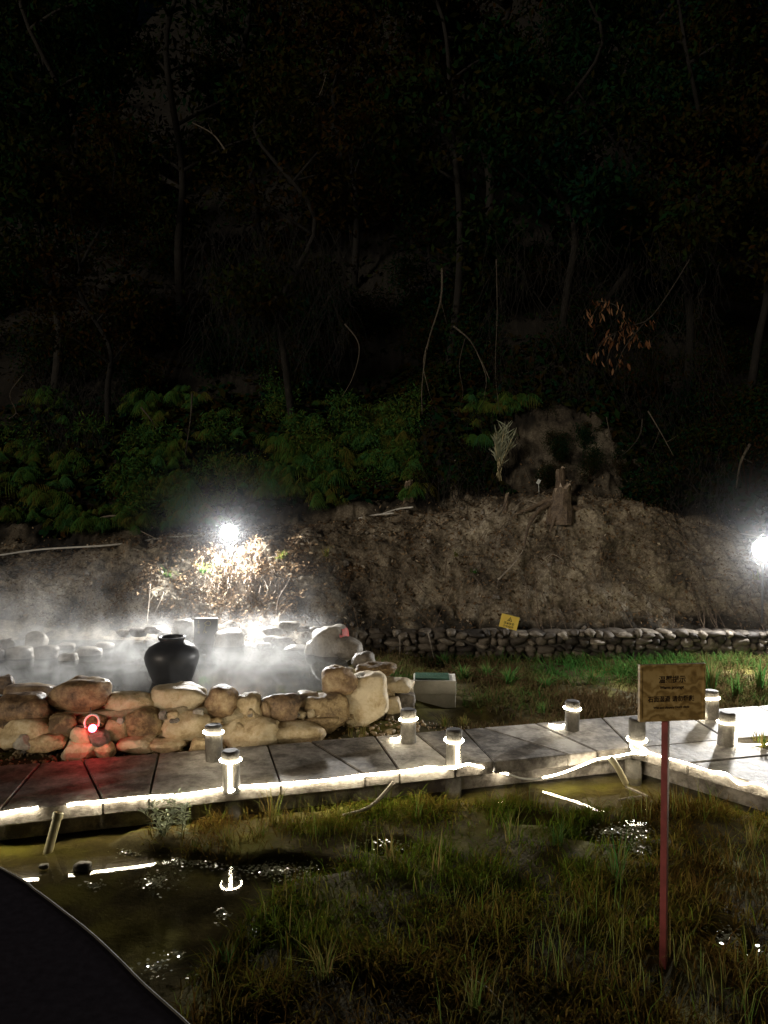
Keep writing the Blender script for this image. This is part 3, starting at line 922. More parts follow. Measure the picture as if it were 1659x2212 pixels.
for k, (bx, Yd, mt, bl, ti) in enumerate(FRONT):
    o = wall_boulder(bx, Yd, mt, bl, ti)
    if k == 38: big22 = o
big22['label'] = 'tall grey boulder with a red paint mark'
# red paint daub on the tall boulder: a shell patch a few millimetres above its surface
bmv = big22.data
patch_v, patch_f, remap = [], [], {}
co = np.array([v_.co[:] for v_ in bmv.vertices]); dims = co.max(0) - co.min(0)
tgt = np.array([dims[0] * 0.40, -dims[1] * 0.22, dims[2] * 0.27])
for p_ in bmv.polygons:
    c_ = np.mean([co[i] for i in p_.vertices], 0)
    q = (c_ - tgt) / np.array([0.10, 0.22, 0.13])
    if np.linalg.norm(q) + 0.35 * math.sin(c_[2] * 60) * math.sin(c_[0] * 50) < 1:
        ff = []
        for i in p_.vertices:
            if i not in remap:
                remap[i] = len(patch_v); patch_v.append(tuple(co[i] + np.array(bmv.vertices[i].normal[:]) * 0.004))
            ff.append(remap[i])
        patch_f.append(tuple(ff))
m_ = MB(); m_.add(patch_v, patch_f)
m_.build('paint_mark', M['red_paint'], big22, sm=True)
# mortar body behind and between the stones
def mortar_run(pts, name='mortar'):
    m_ = MB()
    n_ = len(pts)
    ring = []
    for (x, y, zt, th) in pts:
        ring.append([(x, y + 0.03, -0.05), (x, y + 0.05, zt), (x, y + th, zt), (x, y + th + 0.05, -0.05)])
    V_ = np.array([q for r_ in ring for q in r_])
    F_ = []
    for i in range(n_ - 1):
        for k_ in range(3):
            F_.append((i * 4 + k_, i * 4 + 4 + k_, i * 4 + 5 + k_, i * 4 + 1 + k_))
    bm_ = bmesh.new()
    vv = [bm_.verts.new(q) for q in V_]
    for f in F_: bm_.faces.new([vv[i] for i in f])
    bmesh.ops.subdivide_edges(bm_, edges=list(bm_.edges), cuts=7, use_grid_fill=True)
    me_ = bpy.data.meshes.new(name); bm_.to_mesh(me_); bm_.free()
    c_ = np.array([v.co[:] for v in me_.vertices])
    nz = fbm(c_, 7.0, 4, 77)
    c_ = c_ + np.stack([0 * nz, -0.075 * nz, 0.03 * nz], 1) - np.array(WL)
    me_.vertices.foreach_set('co', c_.ravel()); smooth(me_)
    link(name, me_, M['mortar'], wall)
mortar_run([(-7, 5.95, 0.5, .4), (-5, 6.4, 0.5, .4), (-3.6, 6.75, 0.5, .4), (-2.6, 6.82, 0.52, .4), (-1.9, 6.9, 0.54, .4), (-1.3, 7.02, 0.5, .4), (-0.9, 7.2, 0.42, .4), (-0.5, 7.38, 0.46, .35), (-0.15, 7.62, 0.48, .35), (0.1, 7.9, 0.42, .4)])
mortar_run([(-0.42, 7.75, 0.48, .6), (-0.05, 7.95, 0.5, .5), (0.32, 7.95, 0.36, .4)])

WX = [-3.6, -2.6, -1.9, -1.3, -0.9, -0.5, -0.15, 0.1]; WY = [6.75, 6.82, 6.9, 7.02, 7.2, 7.38, 7.62, 7.9]
fil = [boulder_mesh(1, 1, 1, 800 + k, 3, random.uniform(.2, .6), .15, random.uniform(-.5, .5)) for k in range(6)]
for k, f_ in enumerate(fil): f_.materials.append(M['boulder' if k % 3 else 'boulder_grey'])
for k in range(64):
    x_ = random.uniform(-3.5, 0.1)
    o = bpy.data.objects.new('filler_stone', random.choice(fil)); COL.objects.link(o); o.parent = wall
    w_ = random.uniform(.06, .13)
    o.location = Vector((x_, np.interp(x_, WX, WY) - 0.01, random.uniform(.12, .46))) - WL
    o.scale = (w_, .1, w_ * random.uniform(.6, .95)); o.rotation_euler = (0, random.uniform(-.5, .5), 0)
# rocks round the far side of the pool
def thing_rock(box, Y_, label, mat='boulder_grey', block=.3, tilt=0, grp='rocks around the far pool edge', cat='rock', sink=True):
    u0, v0, u1, v1 = box
    c = atd((u0 + u1) / 2, (v0 + v1) / 2, Y_)
    w, h = (u1 - u0) / F * Y_, (v1 - v0) / F * Y_
    me_ = boulder_mesh(w, 0.8 * (w + h) / 2, h, random.randint(1, 9999), 3, block, .15, tilt)
    return meta(link('shore_rock', me_, M[mat], None, c), label, cat, grp)

thing_rock(z1(1340, 178, 1550, 360), 9.75, 'dark humped rock in the steam beside the dark inscribed slab')
thing_rock(z1(1090, 118, 1222, 250), 10.0, 'flat topped pale rock just behind the inscribed slab')
thing_rock(z2(340, 248, 462, 330), 9.75, 'pale rounded rock at the waterline beyond the pool', 'boulder_grey')
thing_rock(z2(358, 283, 545, 352), 9.55, 'pale flat slab of rock lying in the pool edge water', 'boulder_grey', .6)
thing_rock(z1(168, 195, 300, 330), 9.4, 'upright dark rock standing in steam on the far shore')
thing_rock(z1(5, 238, 95, 340), 9.3, 'small upright rock beside the dark upright one on the far shore', block=.5)
thing_rock(z1(35, 288, 208, 385), 9.0, 'low rounded rock in front of the upright rocks')
thing_rock(z1(225, 285, 372, 385), 9.0, 'pointed low rock with a crooked tip by the pool')
thing_rock(z1(480, 295, 650, 410), 9.2, 'wide rounded rock half sunk in the steaming pool')
thing_rock(z1(600, 265, 720, 340), 9.6, 'pale small rock with lit top on the far shore')
thing_rock(z1(370, 335, 495, 410), 8.9, 'dark flat rock with a bright wet edge in the pool')
thing_rock(z1(-120, 300, 30, 400), 8.9, 'dark rock touching the low rounded rock in the pool')
thing_rock(z1(330, 270, 480, 345), 9.6, 'broad low rock behind the pointed one')
thing_rock(z2(240, 225, 350, 290), 9.9, 'brown low rock at the lit gravel shore')
for k, (u, v) in enumerate([(590, 1362), (625, 1352), (655, 1358), (690, 1362), (540, 1400), (568, 1396), (610, 1385), (300, 1366), (330, 1360), (270, 1368), (355, 1370), (420, 1372)]):
    s_ = random.uniform(14, 24)
    thing_rock((u - s_, v - s_ * .45, u + s_, v + s_ * .5), 10.1 if v < 1380 else 9.75, 'small stone among the rubble on the lit far shore', 'boulder_grey', .5, random.uniform(-.3, .3), 'rubble stones on the far shore', 'stone')
for k, (u, v, s_) in enumerate([(14, 1604, 9), (5, 1622, 10), (22, 1618, 8), (60, 1645, 8), (75, 1650, 9), (92, 1648, 7), (120, 1646, 8), (38, 1632, 9), (870, 1572, 9), (820, 1590, 8), (843, 1582, 12), (862, 1588, 7), (690, 1602, 11), (738, 1604, 7), (900, 1578, 6), (845, 1600, 6), (780, 1590, 6)]):
    p = at(u, v, 0.16)
    me_ = boulder_mesh(s_ * 2 / F * p.y, s_ * 1.7 / F * p.y, s_ * 1.1 / F * p.y, k + 60, 2, .3, .15)
    meta(link('loose_stone', me_, M['boulder'], None, p), 'small loose stone on the soil between boulder wall and walkway', 'stone', 'loose stones by the walkway')
for (u, v, s_, lab) in [(178, 1873, 20, 'flat pale stone breaking the shallow water near the walkway'), (95, 1871, 10, 'small pale stone beside the foot of the leaning pipe')]:
    p = at(u, v, 0.012)
    me_ = boulder_mesh(s_ * 2 / F * p.y, s_ * 1.5 / F * p.y, s_ * 1.0 / F * p.y, int(u), 3, .3, .1)
    meta(link('water_stone', me_, M['boulder_grey'], None, p), lab, 'stone')

# ------------------------------------------------------------------ the low stone retaining wall
sw = meta(empty('stone_wall', (3.0, 10.95, 0.0)), 'long low wall of rounded river stones under the earth bank', 'wall')
m_ = MB(); m_.box((-3.75, 0.04, -0.1), (5.2, 0.42, 0.47))
m_.build('mortar', M['dark_mortar'], sw)
stone_meshes = []
for k in range(14):
    stone_meshes.append(boulder_mesh(1, 1, 1, 300 + k, 2, random.uniform(.15, .5), .16, random.uniform(-.4, .4)))
    stone_meshes[-1].materials.append(M['wall_stone'])
row_z, rows = 0.02, [0.105, 0.1, 0.095, 0.1, 0.09]
cnt = 0
for ri, rh in enumerate(rows):
    x = -3.8 + random.uniform(0, .1)
    while x < 4.6:
        w = random.choice((.09, .11, .13, .16, .2, .26)) * random.uniform(.9, 1.1)
        hh = rh * random.uniform(0.8, 1.5)
        o = bpy.data.objects.new('stone', random.choice(stone_meshes)); COL.objects.link(o); o.parent = sw
        o.location = (x + w / 2, 0.03 + random.uniform(-.02, .012), row_z + rh / 2 + random.uniform(-.03, .03))
        o.scale = (w * 1.02, 0.17, hh)
        o.rotation_euler = (0, random.uniform(-.25, .25), 0)
        x += w; cnt += 1
    row_z += rh * 0.98
# capping stones of the top
x = -3.8
while x < 4.6:
    w = random.uniform(0.13, 0.26)
    o = bpy.data.objects.new('cap_stone', random.choice(stone_meshes)); COL.objects.link(o); o.parent = sw
    o.location = (x + w / 2, 0.16 + random.uniform(-.02, .02), 0.472 + random.uniform(-.015, .012)); o.scale = (w * 1.15, 0.34, 0.075); o.rotation_euler = (0, random.uniform(-.12, .12), random.uniform(-.3, .3))
    x += w; cnt += 1

# ------------------------------------------------------------------ black jar in the pool
pj = at(372, 1470, POOL_Z)
jar = meta(empty('jar', (pj.x, pj.y, POOL_Z - 0.05)), 'big black glazed jar standing in the steaming pool', 'jar')
m_ = MB()
m_.lathe([(0.16, -0.1), (0.185, 0.0), (0.20, 0.06), (0.235, 0.16), (0.265, 0.26), (0.278, 0.33), (0.268, 0.39), (0.23, 0.445), (0.17, 0.485), (0.125, 0.505), (0.118, 0.525)], 40, closed_top=False)
m_.build('body', M['jar'], jar, sm=True)
jar.scale = (1.0, 1.0, 0.9)
m_ = MB()
m_.lathe([(0.112, 0.50), (0.122, 0.52), (0.138, 0.54), (0.14, 0.56), (0.125, 0.565), (0.108, 0.55), (0.10, 0.52), (0.1, 0.45)], 40, closed_top=False, closed_bot=False)
m_.build('rim', M['jar'], jar, sm=True)
m_ = MB()
m_.tube(spline([(0.11, -0.02, 0.53), (0.16, -0.04, 0.512), (0.2, -0.05, 0.475), (0.235, -0.05, 0.435)], 4), [0.012] * 13, 6)
m_.build('water_trickle', M['white_pipe'], jar, sm=True) if False else None

# ------------------------------------------------------------------ inscribed slab
pst = atd((1285) * .3418, 1296 + 270 * .3418, 9.7)
st = meta(empty('inscribed_slab', (pst.x, 9.85, pst.z)), 'dark stone slab with faded gold writing at the pool head', 'plaque')
W_, H_ = 150 * .3418 / F * 9.85, 142 * .3418 / F * 9.85
m_ = MB(); m_.box((-W_ / 2, -0.02, -0.05), (W_ / 2, 0.03, H_))
panel_ = m_.build('panel', M['slate'], st, bevel=0.006)
m_ = MB()
ring = [(0.035 + 0.032 * math.cos(a), -0.024, H_ * 0.78 + 0.03 * math.sin(a)) for a in np.linspace(-2.6, 3.2, 20)]
m_.tube(ring, 0.0042, 5)
m_.tube(spline([(0.01, -0.024, H_ * 0.84), (-0.015, -0.024, H_ * 0.78), (0.005, -0.024, H_ * 0.70), (-0.01, -0.024, H_ * 0.58), (-0.005, -0.024, H_ * 0.42), (0.01, -0.024, H_ * 0.34)], 5), 0.004, 5)
m_.tube(spline([(-0.03, -0.024, H_ * 0.34), (-0.02, -0.024, H_ * 0.46), (0.0, -0.024, H_ * 0.36), (0.02, -0.024, H_ * 0.42)], 5), 0.0035, 5)
m_.build('emblem', M['gold'], panel_)
m_ = MB()
for k in range(4):
    z_ = H_ * (0.84 - 0.15 * k)
    for s_ in range(4):
        a = random.uniform(-.02, .02)
        if s_ % 2: m_.box((-0.105, -0.0235, z_ + a), (-0.075, -0.0195, z_ + a + 0.004))
        else: m_.box((-0.092 + a * .4, -0.0236, z_ - 0.018), (-0.088 + a * .4, -0.0194, z_ + 0.018))
m_.build('lettering', M['gold'], panel_)

# ------------------------------------------------------------------ concrete block with green plate
pb = at(939, 1528, 0.07)
cb = meta(empty('concrete_block', (pb.x, pb.y, 0.05), R(-3)), 'pale concrete block with a dark green plate on top', 'block')
m_ = MB(); m_.box((-0.235, 0.0, -0.05), (0.235, 0.34, 0.17)); m_.build('base', M['concrete'], cb, bevel=0.008)
m_ = MB(); m_.box((-0.24, -0.008, 0.17), (0.24, 0.345, 0.325)); ub_ = m_.build('upper_block', M['concrete'], cb, bevel=0.008)
m_ = MB(); m_.box((-0.225, 0.03, 0.323), (0.165, 0.31, 0.342)); m_.build('plate', M['green_plate'], ub_, bevel=0.003)

# ------------------------------------------------------------------ lettering helper
def text_mesh(body, size, mat, parent, loc, rot=(R(90), 0, 0), name='lettering', off=0.0, wide=1.0, ext=0.0008):
    cu = bpy.data.curves.new(name, 'FONT')
    cu.body = body; cu.size = size; cu.align_x = 'CENTER'; cu.align_y = 'CENTER'; cu.extrude = ext; cu.offset = off
    tmp = bpy.data.objects.new('tmp_text', cu); COL.objects.link(tmp)
    bpy.context.view_layer.update()
    dg = bpy.context.evaluated_depsgraph_get()
    me_ = bpy.data.meshes.new_from_object(tmp.evaluated_get(dg))
    bpy.data.objects.remove(tmp); bpy.data.curves.remove(cu)
    me_.materials.clear()
    o = link(name, me_, mat, parent, loc)
    o.rotation_euler = rot; o.scale = (wide, 1, 1)
    return o


# ------------------------------------------------------------------ brown sign on a red post
ps = at(1428, 2092, 0.0)
sg = meta(empty('wooden_sign', (ps.x, ps.y, 0.0), R(7)), 'brown wood grain notice board on a red square post in the marsh', 'sign')
bc = atd(1444, 1491.5, ps.y)
bw, bh = 0.352, 0.288
zc = bc.z; xo = bc.x - ps.x
m_ = MB(); m_.box((xo - bw / 2, -0.045, zc - bh / 2), (xo + bw / 2, -0.027, zc + bh / 2)); board_ = m_.build('board', M['board'], sg, bevel=0.002)
for (x0, x1_, z0_, z1_) in [(-bw / 2 - .002, bw / 2 + .002, bh / 2 - 0.011, bh / 2 + 0.002), (-bw / 2 - .002, bw / 2 + .002, -bh / 2 - 0.002, -bh / 2 + 0.009), (-bw / 2 - .002, -bw / 2 + 0.011, -bh / 2 + .009, bh / 2 - .011), (bw / 2 - 0.011, bw / 2 + .002, -bh / 2 + .009, bh / 2 - .011)]:
    m_ = MB(); m_.box((xo + x0, -0.05, zc + z0_), (xo + x1_, -0.025, zc + z1_)); m_.build('frame_strip', M['board'], sg, bevel=0.0015)
m_ = MB()
ax = 0.003
Mp = Matrix.Rotation(R(47), 4, 'Z')
m_.box((-0.0165, -0.0165, -0.25), (0.0165, 0.0165, zc + bh * 0.4), Mp)
o = m_.build('post', M['red_post'], sg, (0.012, 0.0, 0), bevel=0.0015)
text_mesh('温馨提示', 0.040, M['brown_ink'], board_, (xo - 0.002, -0.0462, zc + 0.066), off=0.0006, wide=0.92)
text_mesh('Warm prompt', 0.023, M['brown_ink'], board_, (xo - 0.004, -0.0462, zc + 0.027), off=0.0005, wide=0.95)
text_mesh('石面湿滑 请勿攀爬', 0.033, M['brown_ink'], board_, (xo - 0.008, -0.0462, zc - 0.034), off=0.0005, wide=0.92)
text_mesh("Wet and slippery Don't climb", 0.0165, M['brown_ink'], board_, (xo - 0.006, -0.0462, zc - 0.076), off=0.0003, wide=0.98)

# ------------------------------------------------------------------ yellow warning sign on the stone wall
py_ = atd(1100, 1343.5, 11.05)
ysn = meta(empty('warning_sign', (py_.x - 0.03, 11.05, 0.5)), 'small tilted yellow warning sign above the river stone wall', 'sign')
zo = py_.z - 0.5
tilt = R(14)
Mt = Matrix.Translation((0.03, 0, zo)) @ Matrix.Rotation(tilt, 4, 'Y')
w2, h2 = 0.262, 0.195
m_ = MB(); m_.box((-w2 / 2, -0.008, -h2 / 2), (w2 / 2, 0.0, h2 / 2), Mt); plate_ = m_.build('plate', M['yellow'], ysn, bevel=0.0015)
m_ = MB(); m_.tube([(0, 0.01, -0.3), (0.01, 0.012, zo + 0.05)], 0.012, 8); m_.build('stake', M['white_pipe'], ysn, sm=True)
def on_plate(o, x, z, y=-0.0098):
    o.location = Mt @ Vector((x, y, z)); o.rotation_euler = (Mt.to_3x3() @ Matrix.Rotation(R(90), 3, 'X')).to_euler()
on_plate(text_mesh('注意安全', 0.039, M['ink'], plate_, (0, 0, 0), off=0.0006, wide=1), 0, -0.022)
on_plate(text_mesh('小心山火', 0.039, M['ink'], plate_, (0, 0, 0), off=0.0006, wide=1), 0, -0.066)
m_ = MB()
tr = [(-0.036, 0.012), (0.036, 0.012), (0.0, 0.074)]
inn = [(-0.024, 0.019), (0.024, 0.019), (0.0, 0.060)]
m_.add([Mt @ Vector((x, -0.0095, z)) for x, z in tr + inn], [(0, 1, 4, 3), (1, 2, 5, 4), (2, 0, 3, 5)])
m_.box((-0.004, -0.0097, 0.022), (0.004, -0.0089, 0.046), Mt); m_.box((-0.011, -0.0097, 0.022), (-0.005, -0.0089, 0.031), Mt)
m_.build('warning_triangle', M['ink'], plate_)

# ------------------------------------------------------------------ flood lights
def floodlight(u, v, Y_, aim, label, s=0.135, stake=0.35):
    p = atd(u, v, Y_)
    d = (Vector(aim) - p).normalized()
    Mx = d.to_track_quat('-Y', 'Z').to_matrix().to_4x4()
    e = meta(empty('floodlight', (p.x, p.y, p.z)), label, 'floodlight', 'floodlights on the bank')
    m_ = MB(); m_.lathe([(s * .5, -0.09), (s * .8, -0.06), (s * .98, -0.01), (s * .98, 0.003)], 28, Mx @ Matrix.Rotation(R(90), 4, 'X'))
    for k in range(6): m_.box((-s * .6 + k * s * .22, 0.0905, -s * .4), (-s * .6 + k * s * .22 + 0.008, 0.12, s * .4), Mx)
    hs_ = m_.build('housing', M['dark_metal'], e)
    m_ = MB(); m_.lathe([(s * .9, 0.004), (s * .88, 0.009), (s * .7, 0.016), (s * .4, 0.022), (s * .1, 0.024)], 28, Mx @ Matrix.Rotation(R(90), 4, 'X'))
    m_.build('lens', M['flood'], hs_, sm=True)
    m_ = MB()
    for sx in (-1, 1): m_.tube([Mx @ Vector((sx * (s + .01), 0.02, 0)), Mx @ Vector((sx * (s + .01), 0.02, -s * .9)), Vector((sx * s * .3, 0.02, -s - 0.06))], 0.008, 6)
    m_.tube([(0, 0.02, -s - 0.05), (0, 0.02, -s - stake)], 0.015, 8)
    m_.build('bracket', M['dark_metal'], e)
    return e
floodlight(495, 1150, 11.6, (-1.5, 6.0, 0.3), 'glaring white floodlight on the ledge above the pool')
floodlight(1650, 1186, 11.0, (4.6, 1.0, 1.2), 'glaring white floodlight at the foot of the dark trees by the bank slope', s=0.17, stake=0.9)

# ------------------------------------------------------------------ red lamp in the boulder wall
pr = atd(207, 1570, 6.52)
rl = meta(empty('red_lamp', (pr.x, pr.y, pr.z)), 'small glowing red lamp with a white hose arc in the boulder wall', 'lamp')
Mr = Matrix.Rotation(R(-15), 4, 'Z') @ Matrix.Rotation(R(90), 4, 'X')
m_ = MB(); m_.lathe([(0.014, -0.06), (0.016, -0.02), (0.018, 0.0), (0.018, 0.012), (0.016, 0.014)], 20, Mr); m_.build('housing', M['dark_metal'], rl, sm=True)
m_ = MB(); m_.lathe([(0.012, 0.014), (0.026, 0.022), (0.033, 0.042), (0.031, 0.058), (0.02, 0.073), (0.004, 0.078)], 20, Mr); m_.build('lens', M['red_lens'], rl, sm=True)
hs = [atd(u, v, 6.5) - pr for u, v in [(184, 1572), (182, 1560), (187, 1550), (196, 1544), (206, 1545), (213, 1553), (214, 1562), (212, 1568)]]
m_ = MB(); m_.tube(spline(hs, 6), 0.0085, 8); m_.build('hose', M['hose_white'], rl, sm=True)
m_ = MB(); m_.tube(spline([atd(u, v, 6.53) - pr for u, v in [(196, 1545), (195, 1535), (196, 1528)]], 3), 0.004, 6)
m_.tube(spline([atd(u, v, 6.53) - pr for u, v in [(190, 1568), (178, 1571), (164, 1568)]], 4), 0.006, 6); m_.build('cable', M['dark_metal'], rl)

# ------------------------------------------------------------------ pipes, canes, sticks
def pipe(pts, r_, label, mat, name, cat, grp=None, n=6, taper=1.0, sides=8):
    P_ = spline(pts, n)
    rr = [r_ * (1 - (1 - taper) * i / (len(P_) - 1)) for i in range(len(P_))]
    m_ = MB(); m_.tube(P_, rr, sides)
    return meta(m_.build(name, M[mat], None, sm=True), label, cat, grp)


a, b = near_pt(138), at(100, 1845, -0.02)
e = meta(empty('leaning_pipe', (b.x, b.y, -0.05)), 'pale pipe leaning from the water against the walkway edge', 'pipe')
top = Vector((a.x, a.y - 0.09, 0.23)); foot = Vector((b.x, b.y, -0.06))
ax_ = (top - foot).normalized()
Mx = Matrix.Translation((0, 0, 0)) @ ax_.to_track_quat('Z', 'Y').to_matrix().to_4x4()
Lp = (top - foot).length
m_ = MB(); m_.lathe([(0.031, 0), (0.031, Lp), (0.026, Lp), (0.026, Lp - 0.08)], 20, Mx, closed_top=True); m_.build('tube', M['pale_pipe'], e, sm=False)
m_ = MB(); m_.lathe([(0.0318, Lp - 0.05), (0.036, Lp - 0.045), (0.036, Lp - 0.005), (0.0318, Lp)], 20, Mx, closed_top=False, closed_bot=False); m_.build('collar', M['pale_pipe'], e)
pipe([at(1318, 1637, 0.26), at(1332, 1655, 0.2), at(1352, 1692, 0.02)], 0.026, 'short pale pipe slanting into the water at the walkway corner', 'pale_pipe', 'slanting_pipe', 'pipe', sides=12)
pipe([at(1352, 1700, 0.015), at(1378, 1711, 0.02), at(1402, 1722, 0.015)], 0.011, 'thin pale stick floating on the water by the slanting pipe', 'pale_bark', 'stick', 'stick')
pipe([at(1336, 1728, 0.015), at(1365, 1722, 0.02), at(1385, 1721, 0.015)], 0.009, 'short pale stick lying at the waterline near the sign post', 'pale_bark', 'stick', 'stick')
pipe([at(740, 1762, 0.03), at(800, 1742, 0.08), at(850, 1690, 0.2)], 0.014, 'brown split cane leaning on the walkway edge over the dark water', 'pale_bark', 'cane', 'cane')
pipe([at(1018, 2116, 0.05), at(1055, 2136, 0.06), at(1092, 2180, 0.03)], 0.006, 'bent pale stalk fallen in the dark grass', 'pale_bark', 'stalk', 'stalk', taper=.5)
hp = []
for u, v in [(-120, 1222), (0, 1206), (95, 1193), (240, 1184), (330, 1172), (370, 1167), (450, 1163)]:
    p = hill_hit(u, v); p.z += 0.05; p.y -= 0.05; hp.append(p)
pipe(hp, 0.014, 'long thin white pipe lying along the bank ledge to the floodlight', 'white_pipe', 'pipe_line', 'pipe')
for pts, lab in [([(775, 1123), (810, 1116), (850, 1112)], 'thin pale cane lying on the bank, the lower of two'), ([(828, 1113), (860, 1103), (892, 1099)], 'thin pale cane lying on the bank, the upper of two')]:
    pp = []
    for u, v in pts:
        p = hill_hit(u, v); p.y -= 0.12; p.z += 0.03; pp.append(p)
    pipe(pp, 0.014, lab, 'white_pipe', 'cane', 'cane')
p = hill_hit(1157, 1041); p.y -= 0.25
m_ = MB(); m_.box((-0.028, -0.004, -0.04), (0.028, 0.004, 0.04), Matrix.Rotation(R(28), 4, 'Y'))
m_.tube([(0.0, 0.006, 0.03), (0.02, 0.03, -0.3)], 0.005, 5)
meta(m_.build('white_tag', M['white_card'], None, p), 'tiny bright white tag standing on the bank near the split stump', 'tag')

# ------------------------------------------------------------------ stumps and dead wood
def stump(u, v, r_, h, label, roots, lean=0.1, splint=True):
    p = hill_hit(u, v); p.y -= 0.05
    e = meta(empty('stump', p), label, 'stump', None)
    m_ = MB()
    sides = 22
    prof = [(-0.25, 1.5), (0.0, 1.25), (h * .25, 1.02), (h * .6, .92), (h, .86)]
    n_ = 0
    for (z_, k_) in prof:
        for s_ in range(sides):
            a = 2 * math.pi * s_ / sides
            rr = r_ * k_ * (1 + .10 * math.sin(3 * a + u) + .06 * math.sin(7 * a + z_ * 9))
            zz = z_
            if z_ == h: zz += r_ * (0.35 * math.sin(a + 1.2) + .4 * random.uniform(-1, 1)) if splint else r_ * .1 * math.sin(a)
            m_.v.append((math.cos(a) * rr + lean * z_, math.sin(a) * rr, zz)); m_.t.append(.5)
    for i in range(len(prof) - 1):
        for s_ in range(sides):
            s2 = (s_ + 1) % sides
            m_.f.append((i * sides + s_, i * sides + s2, (i + 1) * sides + s2, (i + 1) * sides + s_))
    m_.build('trunk', M['wood_root'], e)
    top0 = (len(prof) - 1) * sides
    m2 = MB()
    rim = [Vector(m_.v[top0 + s_]) for s_ in range(sides)]
    cc = sum(rim, Vector()) / sides - Vector((0, 0, r_ * .15))
    cin = Vector((cc.x, cc.y, 0))
    m2.add([q + (Vector((cc.x, cc.y, q.z)) - q) * 0.04 + Vector((0, 0, 0.001)) for q in rim] + [cc], [(s_, (s_ + 1) % sides, sides) for s_ in range(sides)])
    m2.build('broken_top', M['cut_wood'], e)
    for pts in roots:
        PP = [Vector((0, -r_ * .4, 0.02))]
        for (u2, v2) in pts:
            q = hill_hit(u2, v2); q.y -= 0.09; PP.append(q - p)
        Q = spline(PP, 5)
        rr = [r_ * .42 * (1 - .8 * i / (len(Q) - 1)) for i in range(len(Q))]
        m_ = MB(); m_.tube(Q, rr, 7); m_.build('root', M['wood_root'], e, sm=True)
    return e


stump(1212, 1098, 0.155, 0.34, 'split pale stump with spreading roots on the bank crest', [[(1195, 1085), (1165, 1100), (1140, 1135), (1130, 1180)], [(1185, 1080), (1150, 1095), (1110, 1110)], [(1245, 1098), (1265, 1108)], [(1200, 1110), (1185, 1150)]], lean=.05)
e2 = stump(1209, 1066, 0.085, 0.40, 'jagged broken trunk rising behind the split stump', [], lean=-.02)
pcut = hill_hit(1218, 1062)
m_ = MB(); m_.lathe([(0.055, 0), (0.058, 0.03), (0.05, 0.045)], 16, Matrix.Rotation(R(60), 4, 'X'))
meta(m_.build('wood_round', M['cut_wood'], None, Vector((pcut.x, pcut.y - 0.3, pcut.z + 0.03)), sm=False), 'pale sawn wood round resting against the split stump', 'log')
stump(882, 1078, 0.075, 0.30, 'thin grey stump below the ferns on the bank', [[(875, 1085), (866, 1092)]], lean=0)
stump(1092, 1090, 0.03, 0.18, 'slim dead peg of wood standing on the bank', [], lean=.1)

def dead_branch(main, subs, r_, label, Ylift=0.1, mat='pale_bark', Y_=None, name='dead_branch', cat='branch', grp=None):
    def conv(u, v, k):
        if Y_ is not None:
            return atd(u, v, Y_ + 0.15 * math.sin(k * 1.7 + u * .01))
        q = hill_hit(u, v); q.y -= Ylift; q.z += 0.03; return q
    P_ = [conv(u, v, k) for k, (u, v) in enumerate(main)]
    e = meta(empty(name, P_[0]), label, cat, grp)
    Q = spline([p - P_[0] for p in P_], 7)
    m_ = MB(); m_.tube(Q, [r_ * (1 - .65 * i / (len(Q) - 1)) for i in range(len(Q))], 6); m_.build('stem', M[mat], e, sm=True)
    for s_ in subs:
        S_ = spline([conv(u, v, k + 3) - P_[0] for k, (u, v) in enumerate(s_)], 6)
        m_ = MB(); m_.tube(S_, [r_ * .55 * (1 - .7 * i / (len(S_) - 1)) for i in range(len(S_))], 5); m_.build('twig', M[mat], e, sm=True)
    return e

dead_branch([(145, 1140), (195, 1133), (230, 1120), (260, 1118), (268, 1128)], [[(255, 1118), (265, 1108), (267, 1102)], [(262, 1122), (300, 1146), (365, 1178)]], 0.028, 'forked pale dead branch lying on the ledge by the white pipe')
dead_branch([(640, 1170), (655, 1160), (668, 1175), (672, 1185)], [[(650, 1162), (640, 1150)]], 0.016, 'small crooked root sticking from the bank beside the floodlight')
dead_branch([(335, 1262), (333, 1300), (329, 1345)], [[(333, 1300), (345, 1280)]], 0.016, 'straight pale stick leaning on the bank behind the black jar', Ylift=.25)
dead_branch([(362, 1280), (350, 1310), (340, 1330)], [], 0.012, 'short pale twig leaning beside the straight stick', Ylift=.2)
dead_branch([(1105, 1105), (1130, 1085), (1160, 1092)], [[(1120, 1092), (1108, 1110)], [(1140, 1086), (1128, 1115)]], 0.012, 'crossed dry twigs on the bank near the split stump')
dead_branch([(1170, 1210), (1190, 1200), (1215, 1214)], [[(1190, 1200), (1165, 1222)]], 0.012, 'bent pale twig stuck in the middle of the bank')
dead_branch([(1075, 1255), (1105, 1225), (1130, 1190)], [], 0.016, 'long pale root emerging from the earth bank', Ylift=.06)
dead_branch([(600, 1330), (605, 1295), (625, 1260), (632, 1235)], [[(605, 1295), (598, 1320)]], 0.018, 'exposed root climbing the shaded bank face', mat='wood_root')
dead_branch([(1555, 1150), (1610, 1158), (1650, 1168)], [], 0.016, 'thin fallen stick on the slope above the bank floodlight')
dead_branch([(862, 1372), (864, 1395), (862, 1430)], [], 0.010, 'straight thin stick standing against the river stone wall', Y_=10.7)
dead_branch([(925, 1368), (930, 1390), (938, 1428)], [], 0.010, 'slanting thin stick standing against the river stone wall', Y_=10.7)

